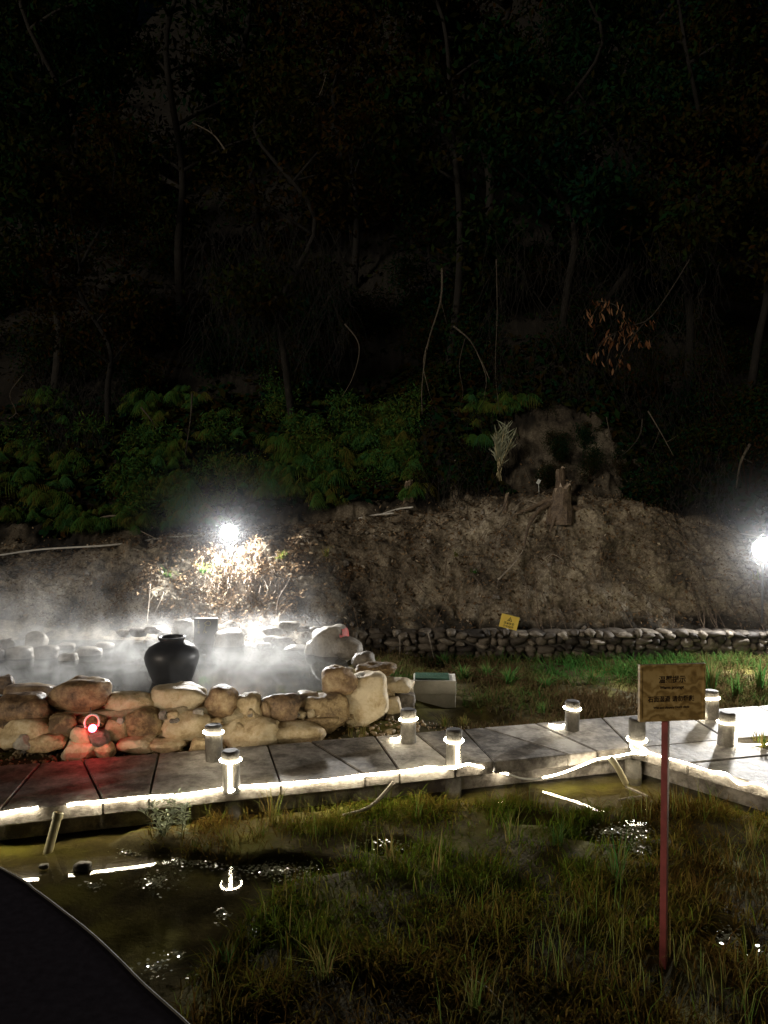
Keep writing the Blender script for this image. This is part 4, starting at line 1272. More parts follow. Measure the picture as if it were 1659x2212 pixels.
# hanging lianas and twigs of the forest edge
for main, subs, r_, lab in [
    ([(955, 580), (952, 650), (925, 740), (912, 830), (912, 895)], [[(935, 705), (915, 780), (925, 840), (935, 870)], [(950, 640), (965, 700)]], .022, 'long pale hanging liana above the fern bank'),
    ([(980, 705), (1015, 735), (1040, 780), (1058, 820)], [[(1005, 730), (992, 790), (1000, 850), (985, 900)], [(1030, 760), (1050, 815), (1045, 860)]], .018, 'drooping pale twigs right of the long liana'.replace('right of', 'beside')),
    ([(745, 700), (772, 735), (775, 770), (760, 820), (738, 858)], [], .015, 'pale curved twig arching over the ferns'),
    ([(20, 905), (35, 890), (22, 850), (50, 810)], [[(35, 893), (55, 908)]], .018, 'pale hooked branch at the edge of the dry vine curtain'),
    ([(1388, 905), (1382, 940), (1360, 970), (1340, 985)], [], .016, 'pale sickle shaped branch over the bare upper slope'),
    ([(1400, 888), (1425, 930), (1455, 985)], [[(1425, 930), (1405, 980)], [(1440, 955), (1465, 940)]], .013, 'crossing thin pale twigs near the dark green shrubs'),
    ([(415, 850), (412, 900), (400, 985)], [], .020, 'slim pale sapling stem standing among the ferns'),
    ([(305, 880), (325, 905), (340, 930)], [], .016, 'short slanting dead stem among the ferns'),
    ([(1620, 960), (1600, 1000), (1590, 1055)], [[(1605, 990), (1625, 1000)]], .030, 'pale mottled leaning trunk in the dark green shrubs'),
    ([(1072, 560), (1074, 680), (1070, 800), (1080, 900)], [], .010, 'thin vine hanging straight beside the drooping twigs'),
    ([(1310, 900), (1320, 950), (1335, 1000)], [[(1318, 940), (1300, 960)]], .012, 'thin dark twig rooted at the bare upper slope'),
    ([(660, 280), (650, 230), (610, 190), (590, 150)], [[(655, 250), (690, 205), (705, 160)], [(630, 210), (640, 180)]], .030, 'forked bare limb high in the forest'),
    ([(490, 330), (460, 290), (415, 265)], [[(460, 290), (450, 270)]], .022, 'thin forked bare limb in the middle forest'),
    ([(1270, 500), (1265, 450), (1240, 400), (1200, 360)], [[(1268, 470), (1310, 440), (1360, 470)], [(1250, 420), (1260, 380)]], .026, 'bare forked sapling above the brown leaf cluster'),
    ([(1290, 480), (1330, 460), (1370, 500), (1420, 560)], [], .016, 'thin arching bare branch above the brown leaf cluster'),
]:
    dead_branch(main, subs, r_, lab, Y_=13.6 if main[0][1] > 550 else 16.5, grp=None, name='bare_branch', mat='vine_bark')

# ------------------------------------------------------------------ foliage builders
def blades(base, h, w, lean_az, lean, tints, curl=0.5):
    """base n x 3; returns V, faces(quads, tris), tint per vertex"""
    n_ = len(base)
    dx, dy = np.cos(lean_az), np.sin(lean_az)
    wx, wy = -dy * w, dx * w
    wid = np.stack([wx, wy, 0 * w], 1)
    l1 = h * np.sin(lean) * 0.45; z1_ = h * np.cos(lean) * 0.55
    l2 = h * np.sin(np.clip(lean * (1 + curl), 0, 2.6)); z2_ = z1_ + h * 0.45 * np.cos(np.clip(lean * (1 + 1.6 * curl), 0, 2.4))
    mid = base + np.stack([dx * l1, dy * l1, z1_], 1)
    tip = base + np.stack([dx * l2, dy * l2, z2_], 1)
    V_ = np.stack([base - wid / 2, base + wid / 2, mid + wid * 0.4, mid - wid * 0.4, tip], 1).reshape(-1, 3)
    k = np.arange(n_) * 5
    q = np.stack([k, k + 1, k + 2, k + 3], 1); t_ = np.stack([k + 3, k + 2, k + 4], 1)
    return V_, [q, t_], np.repeat(tints, 5)


def grass_obj(name, base, h, w, lean, tints, mat, curl=0.5, az=None):
    az = rng.uniform(0, 2 * np.pi, len(base)) if az is None else az
    V_, F_, T_ = blades(base, h, w, az, lean, tints, curl)
    me_ = mesh_np(name, V_, F_); tint(me_, T_)
    return link(name, me_, mat)


# marsh grass of the near field
n_ = 120000
x = rng.uniform(-1.7, 3.9, n_); y = rng.uniform(1.9, 6.6, n_)
m = marsh_mask(x, y)
p3 = np.stack([x, y, 0 * x], 1)
clump = fbm(p3, 3.2, 4, 41)
keep = (m > 0.35) & (rng.random(n_) < np.clip(0.6 + 0.8 * clump, 0.12, 1)) & (np.abs(x) < 0.56 * y + .3)
x, y, m, clump = x[keep], y[keep], m[keep], clump[keep]
p3 = np.stack([x, y, ground_z(x, y) - 0.005], 1)
h = (0.05 + 0.13 * rng.random(len(x)) ** 3 + 0.07 * np.clip(clump, 0, 1)) * (0.6 + 0.4 * m)
hue = fbm(p3, 0.9, 3, 91)
g = meta(grass_obj('marsh_grass', p3, h, 0.0045 + 0.005 * rng.random(len(x)), 0.35 + 0.9 * rng.random(len(x)), np.clip(0.53 + 0.45 * hue + 0.25 * rng.normal(size=len(x)), 0, 1), M['grass']),
         'matted brown and olive marsh grass in the shallow water', 'grass', None, 'stuff')
# bright green patches in the near field
n_ = 5000
x = rng.uniform(-1.7, 3.9, n_); y = rng.uniform(3.2, 6.2, n_)
keep = (marsh_mask(x, y) > 0.5) & (fbm(np.stack([x, y, 0 * x], 1), 2.2, 3, 71) > 0.18)
x, y = x[keep], y[keep]
p3 = np.stack([x, y, ground_z(x, y)], 1)
meta(grass_obj('bright_grass', p3, 0.10 + 0.20 * rng.random(len(x)) ** 2, 0.003 + 0.002 * rng.random(len(x)), 0.1 + 0.5 * rng.random(len(x)), rng.random(len(x)), M['pale_grass']),
     'scattered taller pale green grass blades over the marsh mat', 'grass', None, 'stuff')
# weeds between boulder wall, walkway and stone wall
n_ = 70000
x = rng.uniform(-0.3, 6.6, n_); y = rng.uniform(7.5, 10.85, n_)
p3 = np.stack([x, y, 0 * x], 1)
c1 = fbm(p3, 1.5, 4, 55)
pud = at(980, 1556, 0.05)
dens = np.clip(0.5 + 0.8 * c1, 0.12, 1) * np.clip((np.hypot((x - pud.x) / 0.75, (y - pud.y) / 0.3) - 0.7) * 2, 0, 1)
dens *= np.clip((y - far_y(np.minimum(x, 3.1)) - 0.03) * 6, 0, 1) * np.clip((x - 0.42) * 4 + (y - 8.2) * 2.2, 0, 1)
keep = (rng.random(n_) < dens) & ~((np.abs(x - pb.x) < 0.3) & (y > 8.2) & (y < 8.95)) & (np.abs(x) < 0.53 * y + .2)
x, y, c1 = x[keep], y[keep], c1[keep]
p3 = np.stack([x, y, ground_z(x, y) - 0.005], 1)
green = fbm(p3, 0.8, 3, 15)
h = (0.06 + 0.10 * rng.random(len(x)) + 0.10 * np.clip((y - 9.0) / 1.5, 0, 1) * rng.random(len(x)))
meta(grass_obj('weed_grass', p3, h, 0.007 + 0.010 * rng.random(len(x)), 0.3 + 1.0 * rng.random(len(x)), np.clip(0.14 + 0.7 * green + 0.3 * np.clip((y - 9.2) / 1.2, 0, 1) + 0.22 * rng.normal(size=len(x)), 0, 1), M['weed']),
     'low green weeds growing between walkway and stone wall', 'grass', None, 'stuff')

# floating duckweed, put in to imitate glints of rippling water
pts = []
for (u, v, ru, rv, cnt_) in [(330, 1905, 46, 20, 90), (520, 1855, 60, 28, 260), (600, 1880, 90, 22, 200), (205, 1912, 30, 10, 26), (480, 1975, 22, 20, 40), (540, 2010, 26, 40, 70), (820, 1808, 90, 22, 90), (1330, 1795, 120, 22, 150), (1385, 1822, 40, 36, 170),
                            (1570, 2030, 50, 45, 110), (460, 2110, 40, 50, 70), (330, 2090, 40, 30, 36), (300, 1840, 60, 10, 90), (420, 1860, 90, 16, 120), (640, 1845, 80, 16, 90), (700, 1900, 60, 20, 60), (1640, 2050, 14, 30, 16), (380, 2060, 40, 10, 12), (900, 1830, 200, 60, 60), (1100, 1900, 400, 120, 60)]:
    for k in range(int(cnt_ * 2.2)):
        a, rr = random.uniform(0, 6.28), random.gauss(0, .55)
        pts.append(at(u + ru * rr * math.cos(a), v + rv * rr * math.sin(a), 0.004))
V_, F_ = [], []
for p in pts:
    r_ = random.uniform(0.004, 0.011); a0 = random.uniform(0, 6.28); tx, ty = random.gauss(0, .22), random.gauss(0, .22)
    b0 = len(V_)
    for k in range(5):
        a = a0 + k * 1.2566
        V_.append((p.x + r_ * math.cos(a), p.y + r_ * math.sin(a), p.z + r_ * (math.cos(a) * tx + math.sin(a) * ty)))
    F_.append([b0 + k for k in range(5)])
me_ = mesh_np('glint_flakes', np.array(V_), [np.array(F_)]); tint(me_, np.repeat(rng.random(len(pts)), 5))
meta(link('glint_flakes', me_, M['glint_flakes']), 'tiny tilted flakes put in to imitate glints on the marsh water', 'glint_flakes', None, 'stuff')


# distinct plants
def tuft(u, v, z, n_b, h, w, spread, label, mat='green_grass', name='grass_tuft', grp=None, seed=None, cat='grass tuft', curl=0.35):
    r_ = np.random.default_rng(seed if seed is not None else int(u * 7 + v))
    p = at(u, v, z)
    base = np.stack([r_.normal(0, .018, n_b), r_.normal(0, .018, n_b), np.zeros(n_b) - 0.01], 1)
    hh = h * r_.uniform(.55, 1.05, n_b)
    V_, F_, T_ = blades(base, hh, w * r_.uniform(.7, 1.2, n_b), r_.uniform(0, 6.28, n_b), spread * r_.uniform(.15, 1, n_b), r_.random(n_b), curl)
    me_ = mesh_np(name, V_, F_); tint(me_, T_)
    return meta(link(name, me_, M[mat], None, p), label, cat, grp)


tuft(590, 1788, 0.01, 26, .42, .008, .55, 'tall pale grass tuft standing in front of the dark walkway shadow', 'pale_grass')
tuft(560, 1815, 0.01, 40, .20, .006, .8, 'short green grass tuft at the water beside the tall pale tuft', 'pale_grass')
tuft(490, 1822, 0.01, 60, .17, .005, .8, 'yellowish bushy grass tuft between the leafy weed and tall tuft', 'pale_grass')
tuft(428, 1845, 0.01, 36, .13, .006, .7, 'small green tuft standing on the glinting shoal', 'green_grass')
tuft(485, 2085, 0.01, 26, .19, .009, .9, 'fresh green tuft at the edge of the open dark water', 'green_grass')
tuft(700, 2120, 0.01, 34, .34, .007, .75, 'loose long bladed tuft in the dark foreground grass', 'pale_grass')
tuft(1335, 1905, 0.01, 34, .42, .008, .65, 'tall wide green tuft beside the glinting puddle and sign post', 'green_grass')
tuft(1205, 1830, 0.01, 40, .24, .006, .6, 'upright green tuft among the brown marsh grass', 'green_grass')
tuft(1105, 1815, 0.01, 20, .34, .006, .6, 'thin straggly green tuft leaning over the marsh grass', 'pale_grass')
tuft(845, 1860, 0.01, 36, .26, .007, .7, 'broad green tuft in the middle of the marsh grass', 'pale_grass')
tuft(945, 1890, 0.01, 12, .34, .006, .4, 'slender upright tuft in the middle of the brown grass', 'pale_grass')
tuft(905, 1770, 0.01, 14, .26, .006, .7, 'feathery grass tuft below the bollard with lit drop', 'pale_grass')
tuft(1625, 1830, 0.01, 50, .22, .006, .7, 'dense yellow green tuft near the branch walkway', 'pale_grass')
tuft(1025, 2190, 0.01, 22, .30, .006, .6, 'long thin stems rising from the darkest foreground grass', 'pale_grass')
tuft(1200, 2130, 0.01, 9, .45, .005, .5, 'sparse tall dry stems in the foreground grass', 'pale_grass')
tuft(780, 1598, .15, 22, .20, .006, .5, 'pale grass tuft at the foot of the big square boulders', 'pale_grass')
tuft(758, 1595, .15, 16, .22, .005, .4, 'thin grass tuft between boulder wall and walkway slab joint', 'pale_grass')
tuft(660, 1605, .15, 24, .12, .005, .9, 'low dry tuft at the end of the long base slab', 'pale_grass')
tuft(345, 1625, .15, 40, .24, .005, .8, 'dry tuft growing against the yellow lower boulder', 'pale_grass')
tuft(262, 1632, .15, 40, .16, .005, .9, 'green yellow tuft at the wall foot by the red glow', 'pale_grass')
tuft(165, 1645, .15, 18, .08, .005, .9, 'tiny green tuft on the soil beneath the red lamp', 'green_grass')
tuft(960, 1568, .12, 70, .17, .005, .9, 'straw coloured dry tuft in front of the concrete block', 'pale_grass')
tuft(1000, 1566, .12, 60, .15, .005, .9, 'straw coloured spreading tuft behind the walkway edge', 'pale_grass')
tuft(1170, 1538, .12, 50, .16, .006, .7, 'green tuft beside the still puddle behind the walkway', 'green_grass')
tuft(1535, 1495, .12, 70, .48, .016, .4, 'tall green reed clump behind the brown sign board', 'green_grass')
tuft(1520, 1500, .12, 30, .40, .016, .5, 'green reed clump touching the brown sign board edge', 'green_grass')
tuft(1640, 1490, .12, 40, .44, .014, .5, 'tall green reed clump against the stone wall', 'green_grass')
tuft(1590, 1500, .12, 40, .34, .012, .6, 'lower green reeds between the two tall clumps', 'green_grass')
tuft(1648, 1612, .25, 26, .20, .012, .9, 'bright yellow green weed beside the lit rope', 'pale_grass')
tuft(1632, 1600, .25, 16, .18, .010, .8, 'small weed growing at the lit walkway edge', 'pale_grass')
for k, (u, v, h_, lab) in enumerate([(1100, 1480, .3, 'green herb clump before the stone wall below the yellow sign'), (1000, 1470, .28, 'green herb clump behind the concrete block'), (1050, 1465, .26, 'green herb clump between block and yellow sign'), (1180, 1490, .24, 'low green herb clump in the weed field'), (960, 1440, .25, 'dark herb clump at the end of the stone wall'), (1280, 1480, .22, 'low dark herb clump between the yellow and brown signs')]):
    tuft(u, v, .1, 90, h_, .016, 1.0, lab, 'green_grass', 'herb_clump', None, k + 900, 'herb')

# leafy weed in front of the walkway shadow
def leafy(u, v, z, stems, h, leaf, label, mat, name='leafy_weed', nl=16, cat='plant', seed=1, spread=.5):
    r_ = random.Random(seed)
    p = at(u, v, z)
    e = meta(empty(name, p), label, cat)
    ms, ml = MB(), MB()
    for s_ in range(stems):
        a = r_.uniform(0, 6.28); ln = r_.uniform(.1, spread)
        pts = spline([(0, 0, 0), (math.cos(a) * ln * h * .4, math.sin(a) * ln * h * .4, h * .5), (math.cos(a) * ln * h, math.sin(a) * ln * h, h * r_.uniform(.8, 1.05))], 5)
        ms.tube(pts, [.004 * (1 - .6 * i / (len(pts) - 1)) for i in range(len(pts))], 5)
        for k in range(nl):
            q = pts[min(len(pts) - 1, int(len(pts) * (.2 + .8 * k / nl)))]
            b_ = r_.uniform(0, 6.28); up = r_.uniform(-.1, .7)
            d_ = Vector((math.cos(b_) * math.cos(up), math.sin(b_) * math.cos(up), math.sin(up)))
            sd = d_.cross(Vector((0, 0, 1))).normalized() * leaf * .13
            ml.add([q, q + d_ * leaf * .4 + sd, q + d_ * leaf - Vector((0, 0, leaf * .15)), q + d_ * leaf * .4 - sd], [(0, 1, 2, 3)], r_.random())
    ms.build('stem', M[mat], e, tinted=True)
    ml.build('foliage', M[mat], e, tinted=True)
    return e
leafy(352, 1812, .02, 9, .27, .075, 'pale leafy weed shrub lit against the dark walkway shadow', 'silver_leaf', seed=3, nl=18, spread=.7)
leafy(392, 1815, .02, 5, .26, .065, 'slim pale leafy weed beside the larger leafy shrub', 'silver_leaf', seed=8, nl=14, spread=.4)
leafy(1010, 1690, .02, 7, .18, .07, 'small dark leafy weed below the walkway bollard', 'green_grass', seed=5)
leafy(1015, 1420, .1, 5, .28, .09, 'broad leaved herb standing at the stone wall end', 'green_grass', seed=15)

# ferns hanging over the bank
def fern_mesh(seed, fronds=11, L_=0.66):
    r_ = random.Random(seed); m_ = MB()
    for k in range(fronds):
        a = r_.uniform(0, 6.28); L2 = L_ * r_.uniform(.4, 1.15)
        dr = Vector((math.cos(a), math.sin(a) - .7, 0)).normalized()
        tv = r_.random()
        o_ = Vector((r_.gauss(0, .08), r_.gauss(0, .07), r_.gauss(0, .05)))
        P_ = [o_ + dr * (L2 * t * .8) + Vector((0, 0, L2 * (.95 * t - 1.05 * t * t))) for t in np.linspace(0, 1, 12)]
        m_.tube(P_, [.005 * (1 - .8 * i / 11) for i in range(12)], 3, cap=False, tv=tv)
        for i in range(2, 12):
            t = i / 11
            tan = (P_[i] - P_[i - 1]).normalized()
            for s_ in (-1, 1):
                sd = tan.cross(Vector((0, 0, 1))).normalized() * s_
                ln = L2 * .46 * math.sin(math.pi * min(1, .25 + .72 * t)) * r_.uniform(.7, 1.2)
                d_ = (sd * .8 + tan * .4 + Vector((0, 0, -.75 - .6 * t))).normalized()
                nv = Vector((r_.uniform(-.5, .5), -1, r_.uniform(.1, .9))).normalized()
                wv = d_.cross(nv).normalized() * r_.uniform(.007, .012)
                q = P_[i]
                m_.add([q - wv * .5, q + wv * .5, q + d_ * ln * .5 + wv + nv * .01, q + d_ * ln + Vector((0, 0, -ln * .3)), q + d_ * ln * .5 - wv + nv * .01], [(0, 1, 2, 4), (4, 2, 3)], min(1, max(0, tv + r_.uniform(-.2, .2))))
    me_ = m_.mesh('fern', tinted=True); me_.materials.append(M['fern'])
    return me_
fm = [fern_mesh(s_, 8 + s_) for s_ in range(7)]
def put_fern(u, v, sc, lab, grp):
    p = hill_hit(u, v + 25 * sc); p.y -= 0.12; p.z += 0.05
    o = bpy.data.objects.new('fern', random.choice(fm)); COL.objects.link(o)
    o.location = p; o.scale = (sc, sc, sc); o.rotation_euler = (random.uniform(-.1, .3), random.uniform(-.15, .15), random.uniform(-.7, .7))
    meta(o, lab, 'fern', grp)
zones = [((0, 950, 200, 1140), 34, 'yellowish arching fern at the dry vine curtain foot', 'ferns at the foot of the dry vine curtain'),
         ((190, 960, 400, 1130), 46, 'green arching fern above the forked dead branch', 'ferns above the forked dead branch'),
         ((380, 990, 640, 1120), 48, 'grey green fern lit by the pool floodlight', 'ferns around the pool floodlight'),
         ((600, 860, 900, 1080), 104, 'bright green fern draping the bank behind the thin grey stump', 'ferns draping the middle bank'),
         ((1010, 850, 1150, 960), 20, 'green fern beside the pale bamboo clump', 'ferns beside the pale bamboo clump'),
         ((60, 830, 620, 960), 36, 'dark fern deep under the forest trees', 'dark ferns under the trees')]
for (u0, v0, u1, v1), n_, lab, grp in zones:
    for k in range(n_):
        for tr_ in range(12):
            u_, v_ = random.uniform(u0, u1), random.uniform(v0, v1)
            if fbm(np.array([[u_ / 120, v_ / 75, 3.3]]), 1.0, 3, 19)[0] > -0.08: break
        put_fern(u_, v_, random.choice((.35, .45, .5, .6, .7, .85)) * random.uniform(.85, 1.15), lab, grp)

# pale bamboo clump
pbm = hill_hit(1075, 1035); pbm.y -= .1
e = meta(empty('bamboo_clump', pbm), 'pale leaved young bamboo clump on yellow canes', 'bamboo')
m_ = MB(); ml = MB()
rb = random.Random(4)
for k in range(13):
    a = rb.uniform(0, 6.28); ln = rb.uniform(.04, .25); hh = rb.uniform(.55, .95)
    P_ = spline([(rb.gauss(0, .05), rb.gauss(0, .04), -.05), (math.cos(a) * ln * .4, math.sin(a) * ln * .3, hh * .5), (math.cos(a) * ln * 1.2, math.sin(a) * ln, hh)], 5)
    m_.tube(P_, .008, 5, tv=.2)
    for j in range(16):
        q = P_[int(len(P_) * (.45 + .5 * j / 16))]
        b_ = rb.uniform(0, 6.28); d_ = Vector((math.cos(b_) * .55, math.sin(b_) * .55, rb.uniform(.3, 1))).normalized(); sd = d_.cross(Vector((0, 1, .1))).normalized() * .011
        l2 = rb.uniform(.14, .26)
        ml.add([q, q + d_ * l2 * .4 + sd, q + d_ * l2, q + d_ * l2 * .4 - sd], [(0, 1, 2, 3)], rb.random())
m_.build('cane', M['pale_pipe'], e); ml.build('foliage', M['silver_leaf'], e, tinted=True)

# hanging cluster of big dry leaves
c0 = atd(1330, 690, 13.2)
e = meta(empty('dry_leaf_branch', c0), 'hanging branch of big dry brown leaves above the upper slope', 'branch')
m_ = MB()
rb = random.Random(9)
ends = []
for (pts) in [[(1490, 560), (1440, 640), (1400, 690), (1360, 705), (1310, 730), (1285, 770)], [(1360, 700), (1330, 660), (1290, 650)], [(1400, 688), (1350, 750), (1330, 800)], [(1290, 665), (1275, 690)], [(1360, 705), (1385, 740)], [(1330, 720), (1310, 780)], [(1330, 720), (1300, 740)]]:
    Q = spline([atd(u, v, 13.2 + rb.uniform(-.2, .2)) - c0 for u, v in pts], 5)
    m_.tube(Q, [.014 * (1 - .6 * i / (len(Q) - 1)) for i in range(len(Q))], 5); ends += Q[-12:]
m_.build('stem', M['vine_bark'], e, sm=True)
lm = MB()
lm.add([(0, 0, 0), (.03, .012, -.07), (.022, .004, -.15), (0, -.012, -.2), (-.022, .004, -.15), (-.03, .012, -.07), (0, -.006, -.1)], [(0, 1, 6), (1, 2, 6), (2, 3, 6), (3, 4, 6), (4, 5, 6), (5, 0, 6)])
leaf_variants = []
for t_ in (.1, .4, .7, .95):
    lm.t = [t_] * len(lm.v); l_ = lm.mesh('leaf', tinted=True); l_.materials.append(M['dry_leaf']); leaf_variants.append(l_)
for k in range(130):
    q = rb.choice(ends) + Vector((rb.gauss(0, .10), rb.gauss(0, .08), rb.gauss(0, .05)))
    o = bpy.data.objects.new('leaf', rb.choice(leaf_variants)); COL.objects.link(o); o.parent = e
    o.location = q; s_ = rb.uniform(.4, .95); o.scale = (s_ * rb.uniform(.6, 1.1), s_, s_); o.rotation_euler = (rb.uniform(-.6, .4), rb.uniform(-.5, .5), rb.uniform(-3, 3))

# ------------------------------------------------------------------ forest trees and shrubs
def tree_meshes(seed, H=8.0, crown=2.2, leaves=3200, leaf=.11):
    r_ = random.Random(seed); m_ = MB()
    P_ = spline([(0, 0, -.4), (r_.uniform(-.25, .25), r_.uniform(-.2, .2), H * .16), (r_.uniform(-.5, .5), r_.uniform(-.3, .3), H * .34), (r_.uniform(-.9, .9), r_.uniform(-.5, .5), H * .56), (r_.uniform(-1, 1), r_.uniform(-.5, .5), H * .78), (r_.uniform(-1.3, 1.3), r_.uniform(-.6, .6), H * .97)], 5)
    r0 = .03 + H * .008
    m_.tube(P_, [r0 * (1 - .8 * i / (len(P_) - 1)) for i in range(len(P_))], 8)
    cl = []
    for k in range(13):
        i = r_.randint(int(len(P_) * .28), len(P_) - 2); a = r_.uniform(0, 6.28); ln = crown * r_.uniform(.5, 1.1) * (1.1 - .5 * i / len(P_))
        q = P_[i]
        tip = q + Vector((math.cos(a) * ln, math.sin(a) * ln, ln * r_.uniform(.15, .8)))
        L2 = spline([q, (q + tip) / 2 + Vector((0, 0, r_.uniform(-.1, .25))), tip], 4)
        m_.tube(L2, [r0 * .4 * (1 - .75 * j / (len(L2) - 1)) for j in range(len(L2))], 5)
        cl += [L2[4], L2[6], L2[-1]]
    tr_ = m_.mesh('trunk', sm=True); tr_.materials.append(M['bark'])
    cl = np.array([c[:] for c in cl] + [P_[-1][:], P_[-3][:]])
    rr = np.random.default_rng(seed)
    ci = rr.integers(0, len(cl), leaves)
    spr = rr.uniform(.18, .5, len(cl))
    pos = cl[ci] + rr.normal(size=(leaves, 3)) * spr[ci][:, None] * np.array([1, 1, .6])
    d_ = rr.normal(size=(leaves, 3)) + np.array([0, 0, -.5]); d_ /= np.linalg.norm(d_, axis=1, keepdims=True)
    sd = np.cross(d_, rr.normal(size=(leaves, 3))); sd /= np.linalg.norm(sd, axis=1, keepdims=True)
    ls = leaf * rr.uniform(.6, 1.3, leaves)[:, None]
    V_ = np.stack([pos, pos + d_ * ls * .5 + sd * ls * .22, pos + d_ * ls, pos + d_ * ls * .5 - sd * ls * .22], 1).reshape(-1, 3)
    k = np.arange(leaves) * 4
    cm = mesh_np('crown', V_, [np.stack([k, k + 1, k + 2, k + 3], 1)])
    cl_t = rr.uniform(0, .35, len(cl))
    tint(cm, np.repeat(np.clip(.3 + cl_t[ci] + rr.normal(size=leaves) * .12, 0, 1), 4))
    cm.materials.append(M['forest'])
    return tr_, cm
TV = [tree_meshes(s_ + 20, H_, cr_, lv, lf) for s_, (H_, cr_, lv, lf) in enumerate([(8, 2.3, 7000, .16), (10, 2.5, 8000, .17), (6, 1.9, 5500, .14), (9, 1.8, 5500, .2)])]
trees = [  # u, v of the foot, variant, scale, label
    (110, 860, 1, 1.0, 'tall tree wrapped in dry vines above the yellowish ferns'), (235, 930, 2, .9, 'small tree behind the ferns of the forked dead branch'), (395, 700, 1, 1.1, 'dark tree in the gap behind the slim pale sapling'),
    (640, 920, 0, .9, 'mossy trunked tree rising from the bright green ferns'), (960, 800, 3, 1.0, 'tall tree behind the long pale liana'), (760, 620, 0, 1.1, 'dark broad tree behind the pale arching twig'),
    (1200, 760, 0, 1.0, 'dark tree with reddish leaves over the bare upper slope'), (1330, 760, 2, 1.1, 'small tree carrying the dry brown leaf cluster'), (1480, 850, 1, .9, 'dark tree on the slope above the crossing twigs'),
    (1610, 880, 0, 1.0, 'dark green tree above the mottled leaning trunk'), (1040, 560, 1, 1.2, 'tall tree high on the slope behind the liana tree'), (560, 520, 3, 1.3, 'tall thin tree high on the middle slope'),
    (60, 560, 0, 1.3, 'dark tree high on the slope behind the vine wrapped tree'), (1400, 520, 0, 1.2, 'dark tree high above the brown leaf cluster'), (1600, 500, 3, 1.2, 'thin tree high above the mottled trunk'), (250, 450, 1, 1.2, 'dark tree at the top of the slope'),
    (870, 380, 1, 1.35, 'tree with yellowish foliage at the very top of the forest'), (1200, 330, 0, 1.4, 'topmost tree with big pale leaves in the dark forest'),
]
for k, (u, v, vi, sc, lab) in enumerate(trees):
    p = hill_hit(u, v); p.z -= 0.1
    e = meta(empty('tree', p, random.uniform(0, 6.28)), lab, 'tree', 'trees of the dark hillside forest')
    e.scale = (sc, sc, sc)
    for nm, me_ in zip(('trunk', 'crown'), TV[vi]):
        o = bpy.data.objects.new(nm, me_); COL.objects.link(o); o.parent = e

def shrub_mesh(seed, leaves=900, leaf=.10, R_=.6, mat='forest', nar=.2):
    rr = np.random.default_rng(seed)
    cl = rr.normal(size=(9, 3)) * np.array([R_ * .5, R_ * .4, R_ * .45]) + np.array([0, 0, R_ * .8])
    ci = rr.integers(0, 9, leaves)
    pos = cl[ci] + rr.normal(size=(leaves, 3)) * R_ * .28
    d_ = rr.normal(size=(leaves, 3)) + np.array([0, -.2, -.5]); d_ /= np.linalg.norm(d_, axis=1, keepdims=True)
    sd = np.cross(d_, rr.normal(size=(leaves, 3))); sd /= np.linalg.norm(sd, axis=1, keepdims=True)
    ls = leaf * rr.uniform(.6, 1.3, leaves)[:, None]
    V_ = np.stack([pos, pos + d_ * ls * .5 + sd * ls * nar, pos + d_ * ls, pos + d_ * ls * .5 - sd * ls * nar], 1).reshape(-1, 3)
    k = np.arange(leaves) * 4
    m_ = MB()
    for c in cl: m_.tube(spline([(0, 0, -.1), tuple(c * .5 + np.array([0, 0, .05])), tuple(c)], 3), [.012, .012, .011, .010, .009, .008, .006], 4)
    b0 = len(V_)
    V2 = np.concatenate([V_, np.array(m_.v)])
    quads = np.array([f for f in m_.f if len(f) == 4]) + b0
    me_ = mesh_np('shrub', V2, [np.concatenate([np.stack([k, k + 1, k + 2, k + 3], 1), quads])])
    tint(me_, np.concatenate([np.repeat(np.clip(.5 + .25 * rr.normal(size=leaves), 0, 1), 4), np.full(len(m_.v), .1)]))
    me_.materials.append(M[mat])
    return me_
GV = [shrub_mesh(s_ + 170, 1100, .12, .5, 'fern', .13) for s_ in range(4)]
SV = [shrub_mesh(s_ + 70, 1000, .11 if s_ % 2 else .08) for s_ in range(5)]
szones = [((-60, 560, 560, 860), 30, 1.0, 'dark shrub under the vine wrapped trees', 'shrubs under the vine wrapped trees'),
          ((560, 560, 1000, 850), 26, 1.0, 'dark shrub behind the fern covered bank', 'shrubs behind the fern bank'),
          ((1000, 560, 1420, 840), 24, .95, 'dark brownish shrub above the bare upper slope', 'shrubs above the bare upper slope'),
          ((1390, 620, 1720, 1090), 40, .9, 'dark green shrub beside the mottled leaning trunk', 'shrubs beside the mottled trunk'),
          ((-60, 60, 1720, 560), 60, 1.7, 'shadowy shrub high in the forest slope', 'shrubs high on the slope'),
          ((0, 940, 620, 1110), 26, .62, 'small leaved green bush between the ferns above the ledge', 'green bushes between the ledge ferns'),
          ((600, 850, 900, 1050), 24, .62, 'small leaved green bush between the bright ferns of the middle bank', 'green bushes of the middle bank'),
          ((1150, 870, 1390, 1040), 22, .3, 'small low shrub growing on the bare upper slope behind the split stump', 'low shrubs on the bare upper slope'),
          ((900, 940, 1050, 1060), 8, .5, 'low dark shrub between fern bank and pale bamboo', 'low shrubs beside the bamboo')]
for (u0, v0, u1, v1), n_, sc0, lab, grp in szones:
    for k in range(n_):
        p = hill_hit(random.uniform(u0, u1), random.uniform(v0, v1)); p.z -= .15
        o = bpy.data.objects.new('shrub', random.choice(GV if 'green bush' in lab else SV)); COL.objects.link(o)
        sc = sc0 * random.uniform(.7, 1.35)
        o.location = p; o.scale = (sc, sc, sc * random.uniform(.8, 1.2)); o.rotation_euler = (0, 0, random.uniform(0, 6.28))
        meta(o, lab, 'shrub', grp)

